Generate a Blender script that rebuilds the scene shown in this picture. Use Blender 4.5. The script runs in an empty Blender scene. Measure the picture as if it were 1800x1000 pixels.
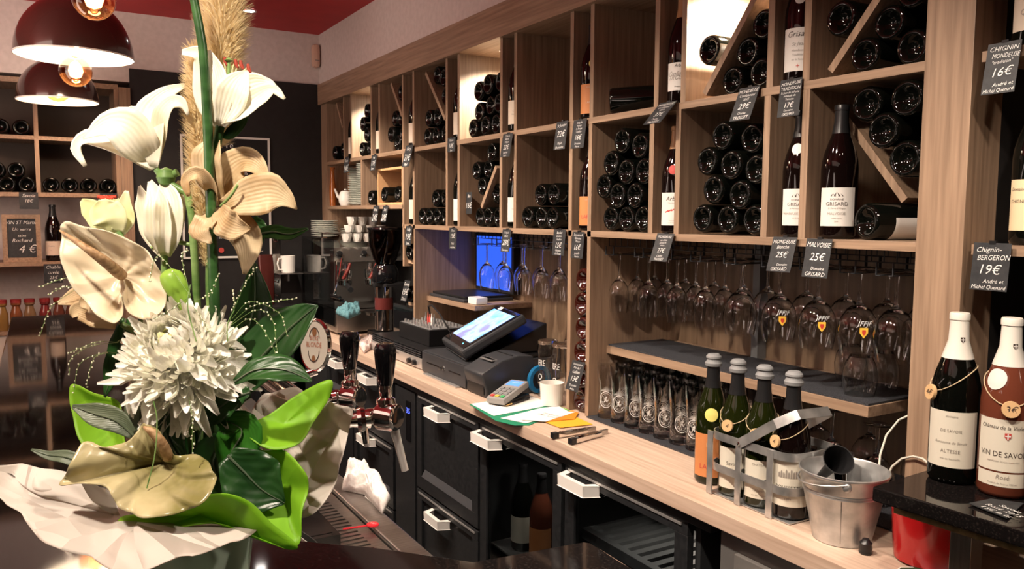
import bpy, bmesh, math, random
from mathutils import Vector as V, Matrix, Euler
R = math.radians
PI = math.pi
rnd = random.Random(7)
SC = bpy.context.scene
COL = SC.collection

# ---------------------------------------------------------------- camera
FPX = 1423.17                       # focal length in pixels of an 1800 px wide frame
yaw, pitch, roll = R(30.354), R(4.965), R(.335)
CF = V((math.sin(yaw)*math.cos(pitch), math.cos(yaw)*math.cos(pitch), -math.sin(pitch)))
_r = V((math.cos(yaw), -math.sin(yaw), 0)); _u = _r.cross(CF)
CR = _r*math.cos(roll) + _u*math.sin(roll)
CU = -_r*math.sin(roll) + _u*math.cos(roll)
CAM = V((0, 0, 1.55))
cam = bpy.data.cameras.new('camera'); camo = bpy.data.objects.new('camera', cam); COL.objects.link(camo)
m = Matrix((CR, CU, -CF)).transposed().to_4x4(); m.translation = CAM
camo.matrix_world = m
cam.sensor_width = 36; cam.lens = FPX/1800*36; cam.clip_start = .02
SC.camera = camo

def ray(x, y, t):                   # world point seen at pixel x, y at depth t
    return CAM + t*(CF + CR*((x-900)/FPX) - CU*((y-500)/FPX))
def on(x, y, ax, v):                # world point where the sight line of a pixel meets the plane ax = v
    d = CF + CR*((x-900)/FPX) - CU*((y-500)/FPX)
    i = 'XYZ'.index(ax)
    return CAM + d*((v-CAM[i])/d[i])

# ---------------------------------------------------------------- world, exposure
w = bpy.data.worlds.new('world'); SC.world = w; w.use_nodes = True
w.node_tree.nodes['Background'].inputs[0].default_value = (.10, .085, .075, 1)
w.node_tree.nodes['Background'].inputs[1].default_value = .3
SC.view_settings.view_transform = 'Standard'; SC.view_settings.look = 'None'
SC.view_settings.gamma = 1; SC.view_settings.use_curve_mapping = False
SC.view_settings.exposure = 0.25
WARM = (1, .85, .70)
def spot(name, loc, target, energy, size=70, blend=.6, rad=.045, col=WARM):
    l = bpy.data.lights.new(name, 'SPOT'); o = bpy.data.objects.new(name, l); COL.objects.link(o)
    o.location = loc; l.energy = energy; l.spot_size = R(size); l.spot_blend = blend
    l.shadow_soft_size = rad; l.color = col
    o.rotation_euler = (V(target)-V(loc)).to_track_quat('-Z', 'Y').to_euler()
    return o
def area(name, loc, target, energy, sx, sy, col=WARM):
    l = bpy.data.lights.new(name, 'AREA'); o = bpy.data.objects.new(name, l); COL.objects.link(o)
    l.shape = 'RECTANGLE'; l.size = sx; l.size_y = sy; l.energy = energy; l.color = col; o.location = loc
    o.rotation_euler = (V(target)-V(loc)).to_track_quat('-Z', 'Y').to_euler()
    return o
# row of ceiling spots over the bar, aimed at the wine shelf and the worktop
for k, yy in enumerate((.35, 1.05, 1.75, 2.45, 3.2, 3.95)):
    spot('ceiling_spot_light', (.32, yy, 2.52), (1.40, yy+.05, .92), 92 if yy > 1 else 60, 72)
spot('bouquet_spot_light', (-.35, .35, 2.45), (.12, .78, 1.35), 98, 42)
spot('bouquet_spot_light', (1.0, -.1, 2.5), (.25, .85, 1.2), 60, 36)
spot('slab_spot_light', (.75, .05, 2.5), (1.42, .78, 1.15), 34, 50)
spot('coffee_fill_spot', (.95, 3.1, 2.5), (1.5, 4.2, 1.2), 60, 44)  # added lamp to brighten the coffee corner
# added fill light for the unseen dining room behind the camera
area('room_fill', (-1.6, .6, 2.5), (-1.6, .6, 0), 13, 1.6, 2.6, (1, .80, .66))
# added out-of-view fill, aimed up to brighten the red ceiling and upper walls
area('ceiling_fill', (-1.3, .9, 1.75), (-1.0, .9, 3), 16, .5, 2.4, (1, .80, .70))
area('ceiling_fill', (-1.2, 3.3, 1.75), (-.7, 3.4, 3), 17, .5, 2.0, (1, .80, .70))
area('far_wall_fill', (-1.3, 3.0, 2.3), (-.1, 5.1, 1.4), 26, 1.2, 1.6, (1, .76, .62))  # added out-of-view fill to brighten the far left wall

# ---------------------------------------------------------------- materials
MATS = {}
def mat(name, col=(.5, .5, .5), rough=.5, metal=0, trans=0, ior=1.45, emit=None, es=0, coat=0, alpha=1, sub=0, spec=.5):
    if name in MATS: return MATS[name]
    m = bpy.data.materials.new(name); m.use_nodes = True
    b = m.node_tree.nodes['Principled BSDF']
    I = b.inputs
    I['Base Color'].default_value = (*col, 1); I['Roughness'].default_value = rough; I['Metallic'].default_value = metal
    I['Transmission Weight'].default_value = trans; I['IOR'].default_value = ior; I['Coat Weight'].default_value = coat
    I['Coat Roughness'].default_value = .05
    I['Specular IOR Level'].default_value = spec
    if emit: I['Emission Color'].default_value = (*emit, 1); I['Emission Strength'].default_value = es
    if sub: I['Subsurface Weight'].default_value = sub; I['Subsurface Radius'].default_value = (.01, .008, .006)
    MATS[name] = m
    return m
def nodes(m):
    nt = m.node_tree
    return nt, nt.nodes['Principled BSDF']
def noisy(name, c1, c2, scale=(1, 1, 1), nscale=5, rough=.5, detail=6, metal=0, bump=0, coat=0, rr=0, uv=False, contrast=(.35, .65), spec=.5):
    """two-colour noise stretched by scale, with optional relief"""
    m = mat(name, c1, rough, metal, coat=coat, spec=spec); nt, b = nodes(m)
    tc = nt.nodes.new('ShaderNodeTexCoord'); mp = nt.nodes.new('ShaderNodeMapping'); mp.inputs['Scale'].default_value = scale
    nz = nt.nodes.new('ShaderNodeTexNoise'); nz.inputs['Scale'].default_value = nscale; nz.inputs['Detail'].default_value = detail
    cr = nt.nodes.new('ShaderNodeValToRGB'); cr.color_ramp.elements[0].color = (*c1, 1); cr.color_ramp.elements[1].color = (*c2, 1)
    cr.color_ramp.elements[0].position, cr.color_ramp.elements[1].position = contrast
    L = nt.links.new
    L(tc.outputs['UV' if uv else 'Object'], mp.inputs[0]); L(mp.outputs[0], nz.inputs[0]); L(nz.outputs[0], cr.inputs[0]); L(cr.outputs[0], b.inputs['Base Color'])
    if bump:
        bp = nt.nodes.new('ShaderNodeBump'); bp.inputs['Strength'].default_value = bump; bp.inputs['Distance'].default_value = .002
        L(nz.outputs[0], bp.inputs['Height']); L(bp.outputs[0], b.inputs['Normal'])
    if rr:
        mr = nt.nodes.new('ShaderNodeMapRange'); mr.inputs[3].default_value = rough-rr; mr.inputs[4].default_value = rough+rr
        L(nz.outputs[0], mr.inputs[0]); L(mr.outputs[0], b.inputs['Roughness'])
    return m
def leafy(name, c1, c2, trans=.35, rough=.45, vein=None, nscale=25, tcol=None, vdir='DIAGONAL'):
    """thin plant tissue or paper: glossy front mixed with light passing through"""
    m = noisy(name, c1, c2, (1, 1, 1), nscale, rough, 4, bump=.15)
    nt, b = nodes(m); L = nt.links.new
    out = [n for n in nt.nodes if n.type == 'OUTPUT_MATERIAL'][0]
    tr = nt.nodes.new('ShaderNodeBsdfTranslucent'); mx = nt.nodes.new('ShaderNodeMixShader'); mx.inputs[0].default_value = trans
    tr.inputs[0].default_value = (*(tcol or c2), 1)
    L(b.outputs[0], mx.inputs[1]); L(tr.outputs[0], mx.inputs[2]); L(mx.outputs[0], out.inputs[0])
    if vein:
        VEIN = .16
        uv = nt.nodes.new('ShaderNodeTexCoord'); wv = nt.nodes.new('ShaderNodeTexWave'); wv.wave_type = 'BANDS'; wv.bands_direction = vdir
        wv.inputs['Scale'].default_value = vein; wv.inputs['Distortion'].default_value = 1.5
        bp = nt.nodes.new('ShaderNodeBump'); bp.inputs['Strength'].default_value = VEIN; bp.inputs['Distance'].default_value = .002
        L(uv.outputs['UV'], wv.inputs[0]); L(wv.outputs[1], bp.inputs['Height']); L(bp.outputs[0], b.inputs['Normal'])
    return m

OAK1, OAK2 = (.22, .142, .092), (.37, .248, .165)
M_oakv = noisy('oak_upright', OAK1, OAK2, (30, 30, 1.3), 3.2, .48, 8, bump=.12, contrast=(.3, .7))
M_oakh = noisy('oak_level', OAK1, OAK2, (30, 1.3, 30), 3.2, .48, 8, bump=.12, contrast=(.3, .7))
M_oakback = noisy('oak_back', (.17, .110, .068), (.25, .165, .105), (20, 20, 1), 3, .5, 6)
M_top = noisy('worktop_oak', (.46, .325, .24), (.66, .50, .39), (28, 1.1, 28), 3.0, .42, 8, bump=.08, contrast=(.3, .7))
M_edge = noisy('edge_band', (.50, .34, .22), (.62, .44, .30), (30, 2, 30), 3, .45, 5)
M_wall = noisy('wall_paint', (.60, .53, .50), (.66, .585, .555), (1, 1, 1), 40, .8, 3)
M_wall2 = noisy('dark_wall_paint', (.10, .075, .06), (.13, .10, .08), (1, 1, 1), 10, .7, 3)
M_red = noisy('red_paint', (.40, .012, .018), (.45, .016, .022), (1, 1, 1), 8, .6, 3)
M_blackwall = noisy('black_wall_paint', (.012, .011, .011), (.016, .0145, .0145), (1, 1, 1), 30, .6, 3)
M_floor = noisy('floor_tile', (.05, .045, .04), (.08, .07, .06), (1, 1, 1), 6, .4, 5)
M_granite = noisy('black_granite', (.006, .005, .005), (.028, .022, .020), (1, 1, 1), 260, .055, 2, contrast=(.55, .8))
M_cab = noisy('black_cabinet', (.013, .014, .016), (.02, .021, .023), (1, 1, 1), 60, .38, 3)
M_black = mat('black_plastic', (.012, .012, .013), .35)
M_blackg = mat('black_gloss', (.006, .006, .007), .06, coat=.5)
M_dgrey = mat('charcoal_plastic', (.035, .037, .042), .4)
M_grey = mat('grey_plastic', (.16, .165, .17), .4)
M_rubber = mat('grey_rubber', (.22, .225, .23), .6)
M_white = mat('white_plastic', (.78, .76, .72), .35)
M_porc = mat('white_porcelain', (.78, .76, .71), .12, coat=.4)
M_chrome = mat('chrome', (.82, .80, .77), .07, 1)
M_steel = noisy('brushed_steel', (.42, .40, .38), (.56, .54, .51), (2, 60, 2), 4, .3, 4, 1, bump=.05)
M_alu = mat('satin_aluminium', (.62, .61, .60), .32, .75)
M_galv = noisy('galvanised_zinc', (.40, .41, .41), (.66, .66, .65), (1, 1, 1), 22, .36, 4, .8, rr=.1)
def thin_glass(name, tint, k=1.0, rough=0.0):
    """thin clear glass: what is behind shows through, glancing views reflect"""
    m = mat(name, tint, .05); nt, b = nodes(m); L = nt.links.new
    out = [n for n in nt.nodes if n.type == 'OUTPUT_MATERIAL'][0]
    tr = nt.nodes.new('ShaderNodeBsdfTransparent'); tr.inputs[0].default_value = (*tint, 1)
    gl = nt.nodes.new('ShaderNodeBsdfGlossy'); gl.inputs['Roughness'].default_value = rough
    fr = nt.nodes.new('ShaderNodeFresnel'); fr.inputs[0].default_value = 1.45
    mu = nt.nodes.new('ShaderNodeMath'); mu.operation = 'MULTIPLY'; mu.inputs[1].default_value = k
    mx = nt.nodes.new('ShaderNodeMixShader')
    ge = nt.nodes.new('ShaderNodeNewGeometry'); mr = nt.nodes.new('ShaderNodeMapRange'); mr.inputs[3].default_value = 1.45; mr.inputs[4].default_value = 1/1.45
    L(ge.outputs['Backfacing'], mr.inputs[0]); L(mr.outputs[0], fr.inputs[0])
    L(fr.outputs[0], mu.inputs[0]); L(mu.outputs[0], mx.inputs[0]); L(tr.outputs[0], mx.inputs[1]); L(gl.outputs[0], mx.inputs[2]); L(mx.outputs[0], out.inputs[0])
    return m
M_glass = mat('clear_glass', (1, 1, 1), 0.0, 0, 1, 1.45)
M_pane = thin_glass('cooler_glass', (.55, .57, .58), 1.3, .01)
M_bottle = mat('dark_bottle_glass', (.0022, .0026, .002), .05, spec=.42)
M_green = mat('olive_bottle_glass', (.010, .014, .0022), .03, 0, .2, 1.45)
M_brownb = mat('brown_bottle_glass', (.0042, .0020, .0018), .04, spec=.45)
M_amber = mat('amber_bottle_glass', (.045, .0075, .004), .045, 0, .2, 1.45, coat=.5)
M_rose = mat('rose_bottle_glass', (.20, .055, .030), .04, 0, .35, 1.4)
M_foil = mat('black_capsule', (.013, .013, .014), .3)
M_foilw = mat('white_capsule', (.74, .71, .64), .35)
M_foilo = mat('tan_capsule', (.42, .23, .11), .4)
M_foily = mat('yellow_capsule', (.45, .42, .13), .4)
M_lab = mat('white_label', (.70, .67, .63), .6)
M_labc = mat('cream_label', (.72, .58, .37), .6)
M_labb = mat('beige_label', (.62, .52, .42), .6)
M_labo = mat('orange_label', (.58, .22, .075), .55)
M_labg = mat('ivory_label', (.66, .62, .52), .6)
M_seal = mat('yellow_seal', (.75, .66, .18), .5)
M_ink = mat('dark_ink', (.05, .035, .03), .6)
M_inkg = mat('grey_ink', (.26, .23, .20), .6)
M_inkr = mat('red_ink', (.50, .06, .05), .6)
M_slate = noisy('slate_card', (.018, .020, .023), (.030, .032, .035), (1, 1, 1), 80, .55, 3)
M_chalk = mat('chalk_white', (.75, .75, .73), .8)
M_mat = noisy('black_bar_mat', (.012, .013, .016), (.055, .058, .068), (1, 1, 1), 330, .6, 2, bump=.6)
M_cork = mat('cork', (.62, .40, .20), .8)
M_string = mat('string', (.55, .43, .27), .8)
M_plate = mat('plate_ware', (.60, .62, .56), .2, coat=.3)
M_cable = mat('white_cable', (.62, .60, .52), .4)
M_orangep = mat('orange_paper', (.80, .25, .02), .6)
M_yellowp = mat('orange_yellow_paper', (.85, .42, .03), .6)
M_paper = mat('white_paper', (.85, .84, .80), .7)
M_greencard = mat('green_folder', (.02, .25, .13), .5)
M_redbucket = mat('red_enamel', (.42, .010, .012), .22, coat=.4)
M_pinewood = noisy('pine_box', (.50, .27, .12), (.62, .36, .18), (3, 30, 3), 3, .6, 5)

# ---------------------------------------------------------------- mesh builder
class MB:
    def __init__(s): s.v = []; s.f = []; s.m = []; s.mi = 0; s.uv = {}
    def add(s, vs, fs, M=None):
        n = len(s.v)
        s.v += [(M @ V(p)) if M else V(p) for p in vs]
        s.f += [tuple(i+n for i in f) for f in fs]; s.m += [s.mi]*len(fs)
        return s
    def box(s, x0, x1, y0, y1, z0, z1, M=None):
        x0, x1 = min(x0, x1), max(x0, x1); y0, y1 = min(y0, y1), max(y0, y1); z0, z1 = min(z0, z1), max(z0, z1)
        return s.add([(x0, y0, z0), (x1, y0, z0), (x1, y1, z0), (x0, y1, z0), (x0, y0, z1), (x1, y0, z1), (x1, y1, z1), (x0, y1, z1)],
              [(0, 3, 2, 1), (4, 5, 6, 7), (0, 1, 5, 4), (1, 2, 6, 5), (2, 3, 7, 6), (3, 0, 4, 7)], M)
    def prism(s, pts, h0, h1, M=None):
        """polygon pts in local xy, extruded from z h0 to h1"""
        n = len(pts)
        a = sum(pts[i][0]*pts[(i+1) % n][1]-pts[(i+1) % n][0]*pts[i][1] for i in range(n))
        if a < 0: pts = pts[::-1]
        vs = [(p[0], p[1], h0) for p in pts]+[(p[0], p[1], h1) for p in pts]
        fs = [tuple(range(n-1, -1, -1)), tuple(range(n, 2*n))]+[(i, (i+1) % n, n+(i+1) % n, n+i) for i in range(n)]
        return s.add(vs, fs, M)
    def lathe(s, prof, seg=24, M=None, a0=0, a1=2*PI):
        """profile of (radius, z) turned about local z"""
        full = abs(a1-a0-2*PI) < 1e-6
        vs = []; fs = []; ns = seg if full else seg+1; rows = []
        for r, z in prof:
            if r < 1e-7: rows.append([len(vs)]); vs.append((0, 0, z))
            else:
                rows.append(list(range(len(vs), len(vs)+ns)))
                vs += [(r*math.cos(a0+(a1-a0)*k/seg), r*math.sin(a0+(a1-a0)*k/seg), z) for k in range(ns)]
        for A, B in zip(rows, rows[1:]):
            for k in range(seg):
                k2 = (k+1) % ns
                if len(A) == 1 and len(B) == 1: continue
                if len(A) == 1: fs.append((A[0], B[k2], B[k]))
                elif len(B) == 1: fs.append((A[k], A[k2], B[0]))
                else: fs.append((A[k], A[k2], B[k2], B[k]))
        return s.add(vs, fs, M)
    def tube(s, path, r, seg=8, M=None, caps=True):
        path = [V(p) for p in path]; rr = r if isinstance(r, (list, tuple)) else [r]*len(path)
        up = None; vs = []; n = len(path)
        for i, p in enumerate(path):
            t = (path[min(i+1, n-1)]-path[max(i-1, 0)]).normalized()
            if up is None:
                up = t.orthogonal().normalized()
            up = (up-t*up.dot(t)).normalized(); sd = t.cross(up)
            for k in range(seg):
                a = 2*PI*k/seg
                vs.append(p+(up*math.cos(a)+sd*math.sin(a))*rr[i])
        fs = [(i*seg+k, i*seg+(k+1) % seg, (i+1)*seg+(k+1) % seg, (i+1)*seg+k) for i in range(n-1) for k in range(seg)]
        if caps: fs += [tuple(range(seg-1, -1, -1)), tuple((n-1)*seg+k for k in range(seg))]
        return s.add(vs, fs, M)
    def strip(s, path, wdir, w, th, M=None):
        """flat bar along path, width w along wdir, thickness th"""
        path = [V(p) for p in path]; wdir = V(wdir).normalized(); vs = []; n = len(path)
        for i, p in enumerate(path):
            t = (path[min(i+1, n-1)]-path[max(i-1, 0)]).normalized(); nn = t.cross(wdir).normalized()
            vs += [p-wdir*w/2-nn*th/2, p+wdir*w/2-nn*th/2, p+wdir*w/2+nn*th/2, p-wdir*w/2+nn*th/2]
        fs = [(i*4+k, i*4+(k+1) % 4, (i+1)*4+(k+1) % 4, (i+1)*4+k) for i in range(n-1) for k in range(4)]
        fs += [(3, 2, 1, 0), (4*n-4, 4*n-3, 4*n-2, 4*n-1)]
        return s.add(vs, fs, M)
    def mesh(s, name, mats, smooth=True, bevel=0, ang=32):
        me = bpy.data.meshes.new(name); me.from_pydata([tuple(p) for p in s.v], [], s.f); me.update()
        mats = mats if isinstance(mats, (list, tuple)) else [mats]
        for mm in mats: me.materials.append(mm)
        if len(mats) > 1: me.polygons.foreach_set('material_index', s.m)
        if bevel:
            bm = bmesh.new(); bm.from_mesh(me)
            eds = [e for e in bm.edges if len(e.link_faces) == 2 and e.calc_face_angle(0) > .5]
            bmesh.ops.bevel(bm, geom=eds, offset=bevel, segments=2, affect='EDGES', profile=.5, clamp_overlap=True)
            bm.to_mesh(me); bm.free()
        bm = bmesh.new(); bm.from_mesh(me); bmesh.ops.recalc_face_normals(bm, faces=bm.faces); bm.to_mesh(me); bm.free()
        if bevel: ang = min(ang, 22)
        if smooth:
            me.polygons.foreach_set('use_smooth', [True]*len(me.polygons)); me.set_sharp_from_angle(angle=R(ang))
        return me

def link(name, me, parent=None, M=None, label=None, cat=None, group=None, kind=None):
    o = bpy.data.objects.new(name, me); COL.objects.link(o)
    if parent is not None: o.parent = parent
    if M is not None: o.matrix_basis = M
    if label: o['label'] = label
    if cat: o['category'] = cat
    if group: o['group'] = group
    if kind: o['kind'] = kind
    return o
def part(name, mb, m, parent, M=None, smooth=True, bevel=0, label=None, kind=None, ang=32):
    return link(name, mb.mesh(name, m, smooth, bevel, ang), parent, M, label, kind=kind)
def thing(name, label, cat, group=None, loc=(0, 0, 0), rotz=0, M=None):
    M = M or (Matrix.Translation(V(loc)) @ Matrix.Rotation(rotz, 4, 'Z'))
    return link(name, None, None, M, label, cat, group)
def solid(name, mb, m, label, cat, group=None, M=None, smooth=True, bevel=0, ang=32):
    return link(name, mb.mesh(name, m, smooth, bevel, ang), None, M, label, cat, group)
def struct(name, mb, m, parent=None, smooth=False, bevel=0):
    return link(name, mb.mesh(name, m, smooth, bevel), parent, kind=None if parent else 'structure')
def dup(root, M, label=None, group=None):
    r = root.copy(); COL.objects.link(r); r.matrix_basis = M
    if label: r['label'] = label
    if group: r['group'] = group
    for ch in list(root.children):
        c = ch.copy(); COL.objects.link(c); c.parent = r
        for g in list(ch.children):
            d = g.copy(); COL.objects.link(d); d.parent = c
    return r
def T(x, y, z, rz=0, s=1): return Matrix.Translation((x, y, z)) @ Matrix.Rotation(rz, 4, 'Z') @ Matrix.Scale(s, 4)
def aim(p, q):                      # matrix at p with local z towards q
    d = (V(q)-V(p)).normalized()
    return Matrix.Translation(V(p)) @ d.to_track_quat('Z', 'Y').to_matrix().to_4x4()

# ---------------------------------------------------------------- writing
_tc = {}
def glyphs(s):
    if s not in _tc:
        cu = bpy.data.curves.new('t', 'FONT'); cu.body = s; cu.size = 1; cu.resolution_u = 2
        cu.align_x = 'CENTER'; cu.offset = -.004
        ob = bpy.data.objects.new('t', cu)
        me = bpy.data.meshes.new_from_object(ob)
        _tc[s] = ([v.co.xy.copy() for v in me.vertices], [tuple(p.vertices) for p in me.polygons])
        bpy.data.meshes.remove(me); bpy.data.objects.remove(ob); bpy.data.curves.remove(cu)
    return _tc[s]
def write(mb, s, h, maxw, fn, slant=0, tilt=0):
    """one line of text, capital height h, mapped to the surface by fn(x, y); returns nothing"""
    vs, fs = glyphs(s)
    if not vs: return
    k = h/.7; x0 = min(v.x for v in vs); x1 = max(v.x for v in vs)
    kx = min(k, maxw/max(x1-x0, .01)); cx = (x0+x1)/2
    out = []
    for v in vs:
        x = (v.x-cx)*kx; y = v.y*k
        out.append(fn(x+slant*y, y+tilt*x))
    mb.add(out, fs)
# ================================================================ setting
struct('floor', MB().box(-3.2, 2.0, -2, 5.2, -.05, 0), M_floor)
struct('ceiling', MB().box(-3.2, 2.0, -2, 5.2, 2.612, 2.66), M_red)
struct('wall_far', MB().box(-3.2, 2.0, 5.16, 5.25, 0, 2.612), M_wall)
struct('wall_right', MB().box(1.862, 1.95, -2, 5.16, 0, 2.612), M_wall)
struct('wall_upper', MB().box(1.5, 1.862, -2, 5.16, 2.316, 2.612), M_wall)
struct('wall_left', MB().box(-3.3, -3.2, -2, 5.2, 0, 2.612), M_wall2)
struct('wall_back', MB().box(-3.2, 2, -2.1, -2, 0, 2.612), M_wall2)
struct('wall_chimney', MB().box(.462, 1.5, 4.87, 5.16, 2.316, 2.612).box(-3.2, .462, 4.87, 5.16, 2.245, 2.612), M_wall)
struct('wall_black', MB().box(.458, 1.865, 4.852, 5.16, .0, 2.316), M_blackwall)

# ================================================================ wine shelving
rack = thing('wine_shelving', 'floor-to-ceiling oak wine shelving with open square and narrow cells along the right wall', 'shelving')
XF, XB = 1.5, 1.838
TH = .019
part('cornice_board', MB().box(1.482, 1.5, -.6, 4.85, 2.194, 2.314), M_oakh, rack)
part('top_board', MB().box(1.5, XB, .98, 4.84, 2.194, 2.212), M_oakh, rack)
for y0, y1 in ((.885, 4.74),):
    part('shelf_board', MB().box(XF, XB, .978, y1, 1.851-TH, 1.851), M_oakh, rack, bevel=.0008)
part('shelf_board', MB().box(XF, XB, .978, 3.585, 1.499-TH, 1.499), M_oakh, rack, bevel=.0008)
part('shelf_board', MB().box(XF, XB, 3.585, 4.74, 1.592-TH, 1.592), M_oakh, rack, bevel=.0008)
DIV1 = [4.43, 4.31, 4.0, 3.887, 3.585, 3.46, 3.112, 3.0, 2.648, 2.545, 2.19, 2.08, 1.774, 1.665, 1.368, 1.263]
for y in DIV1:
    part('divider', MB().box(XF, XB, y-TH/2, y+TH/2, 1.851, 2.194), M_oakv, rack)
for y in (3.112, 3.0, 2.648, 2.545, 1.789, 1.68, 1.372, 1.26):
    part('divider', MB().box(XF, XB, y-TH/2, y+TH/2, 1.499, 1.832), M_oakv, rack)
for y in (4.156,):
    part('divider', MB().box(XF, XB, y-TH/2, y+TH/2, 1.592, 1.832), M_oakv, rack)
for y, z0 in ((3.585, 1.3), (3.46, .9045), (2.19, .9045), (2.083, .9045)):
    part('divider', MB().box(XF, XB, y-TH/2, y+TH/2, z0, 1.832), M_oakv, rack)
part('end_panel', MB().box(XF, XB, 4.742, 4.848, 1.30, 2.194), M_oakv, rack)
part('post', MB().box(1.496, 1.60, .883, .978, .9045, 2.194), M_oakv, rack, bevel=.001)
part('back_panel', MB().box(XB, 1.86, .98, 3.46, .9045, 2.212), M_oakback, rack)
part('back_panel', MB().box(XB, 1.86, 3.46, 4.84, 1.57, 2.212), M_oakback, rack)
part('back_panel', MB().box(XB, 1.86, 3.46, 4.84, .9045, 1.57), M_blackwall, rack, label='black back panel behind the coffee machine')
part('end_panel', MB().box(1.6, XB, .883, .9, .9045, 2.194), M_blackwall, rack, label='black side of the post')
# right-hand bay behind the post, only its left end is in view
part('shelf_board', MB().box(1.505, XB, .1, .872, 1.851-TH, 1.851), M_oakh, rack)
part('shelf_board', MB().box(1.505, XB, .1, .872, 1.499-TH, 1.499), M_oakh, rack)
part('back_panel', MB().box(XB, 1.86, -.2, .883, .9045, 2.212), M_blackwall, rack, label='black back panel of the bay right of the post')
# small lower shelves
part('shelf_board', MB().box(1.568, XB, 1.118, 2.072, 1.106, 1.131), M_oakh, rack, bevel=.001, label='low shelf above the beer glasses')
part('shelf_board', MB().box(1.558, XB, 2.965, 3.448, 1.148, 1.169), M_oakh, rack, bevel=.001, label='low shelf under the laptop')
part('bracket', MB().box(1.80, 1.836, 1.655, 1.68, .9095, 1.47), M_grey, rack, label='grey metal upright on the back panel')
for z in (1.33, 1.13):
    part('shelf_board', MB().box(1.52, XB, 3.472, 3.575, z-.016, z), M_edge, rack)
# diagonal boards in the square cells (front-face ends in the plane of the shelf)
def diag(a, b, th=.017, x0=XF+.004):
    P0, P1 = on(*a, 'X', x0), on(*b, 'X', x0)
    d = (P1-P0).normalized(); n = V((0, -d.z, d.y))*th/2
    vs = []
    for X in (x0, XB-.003):
        for p, sg in ((P0, 1), (P0, -1), (P1, -1), (P1, 1)):
            q = p+n*sg; vs.append((X, q.y, q.z))
    part('diagonal_board', MB().add(vs, [(0, 1, 2, 3), (7, 6, 5, 4), (0, 4, 5, 1), (1, 5, 6, 2), (2, 6, 7, 3), (3, 7, 4, 0)]), M_oakv, rack)
for a, b in [((591, 182), (602, 224)), ((687, 147), (706, 203)), ((748, 128), (782, 209)), ((1238, 165), (1335, -20)),
             ((1459, 125), (1560, -30)), ((846, 364), (872, 293))]:
    diag(a, b)
diag((1457, 167), (1590, 352), x0=1.598)
# the little round dowel prints of the crate and the pine crate itself
cr = thing('wine_crate', 'small open pine crate lying on its side on the far shelf', 'crate')
for nm, b in (('side', (3.94, 3.952, 1.593, 1.775)), ('side', (3.62, 3.632, 1.593, 1.775))):
    part(nm, MB().box(1.512, 1.815, b[0], b[1], b[2], b[3]), M_pinewood, cr)
part('top', MB().box(1.512, 1.815, 3.632, 3.94, 1.764, 1.775), M_pinewood, cr)
part('base', MB().box(1.512, 1.815, 3.632, 3.94, 1.593, 1.604), M_pinewood, cr)
part('back', MB().box(1.815, 1.826, 3.632, 3.94, 1.604, 1.764), M_pinewood, cr)

# lights set into three of the top cells
def niche(name, y, e):
    t = thing('recessed_spot', name, 'lamp', None)
    part('housing', MB().lathe([(.03, 0), (.034, -.003), (.034, 0)], 20, T(1.63, y, 2.1935)), M_alu, t)
    part('lens', MB().lathe([(0, -.001), (.028, -.001)], 20, T(1.63, y, 2.1935)), mat('niche_lens', emit=(1, .9, .75), es=30), t)
    spot('niche_light', (1.63, y, 2.188), (1.67, y, 1.85), e, 150, .5, .02, (1, .90, .74))
niche('glowing downlight in the ceiling of the lit square cell nearest the far wall', 4.155, 32)
niche('glowing downlight in the lit square cell with the bottle heap under a red mark', 2.83, 50)
niche('glowing downlight in the brightest top cell with the slanted board', 1.52, 95)

# ================================================================ worktop and cabinets
wt = thing('back_worktop', 'long light oak worktop running under the wine shelving', 'worktop')
part('top', MB().box(1.262, 1.86, -.3, 4.84, .866, .904), M_top, wt, bevel=.0015)
part('bar_mat', MB().box(1.491, 1.83, .985, 2.07, .9045, .909), M_mat, wt, label='black nubbed bar mat under the beer glasses')
solid('shelf_mat', MB().box(1.572, 1.798, 1.122, 2.068, 1.1315, 1.136), M_mat, 'black nubbed bar mat covering the low shelf', 'mat')

cab = thing('refrigerated_cabinet', 'black back-bar refrigerator with framed drawers and glass doors under the worktop', 'cabinet')
part('carcass', MB().box(1.325, 1.85, 1.30, 4.6, .05, .862), M_cab, cab)
part('top_rail', MB().box(1.278, 1.33, 1.295, 4.6, .838, .864), M_cab, cab, bevel=.002)
part('plinth', MB().box(1.34, 1.80, 1.30, 4.6, .0, .05), M_black, cab)
XC = 1.285
HANDLE = None
def handle(par, y, z):
    global HANDLE
    if HANDLE is None:
        mb = MB()
        o = [(.062, 0), (.048, -.034), (-.048, -.034), (-.062, 0)]
        i = [(-.047, 0), (-.039, -.022), (.039, -.022), (.047, 0)]
        pts = [(x, y) for x, y in o]+[(x, y) for x, y in i]
        n = 8; vs = [(p[1], p[0], -.012) for p in pts]+[(p[1], p[0], .012) for p in pts]
        fs = [(0, 1, 6, 7), (1, 2, 5, 6), (2, 3, 4, 5)]
        fs = fs+[tuple(a+8 for a in f[::-1]) for f in fs]+[(k, (k+1) % 8, (k+1) % 8+8, k+8) for k in range(8)]
        HANDLE = mb.add(vs, fs).mesh('handle', M_white, True, .0015)
    link('handle', HANDLE, par, T(XC-.0005, y, z) @ Matrix.Scale(1.28, 4), 'pale grey bow handle')
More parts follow.
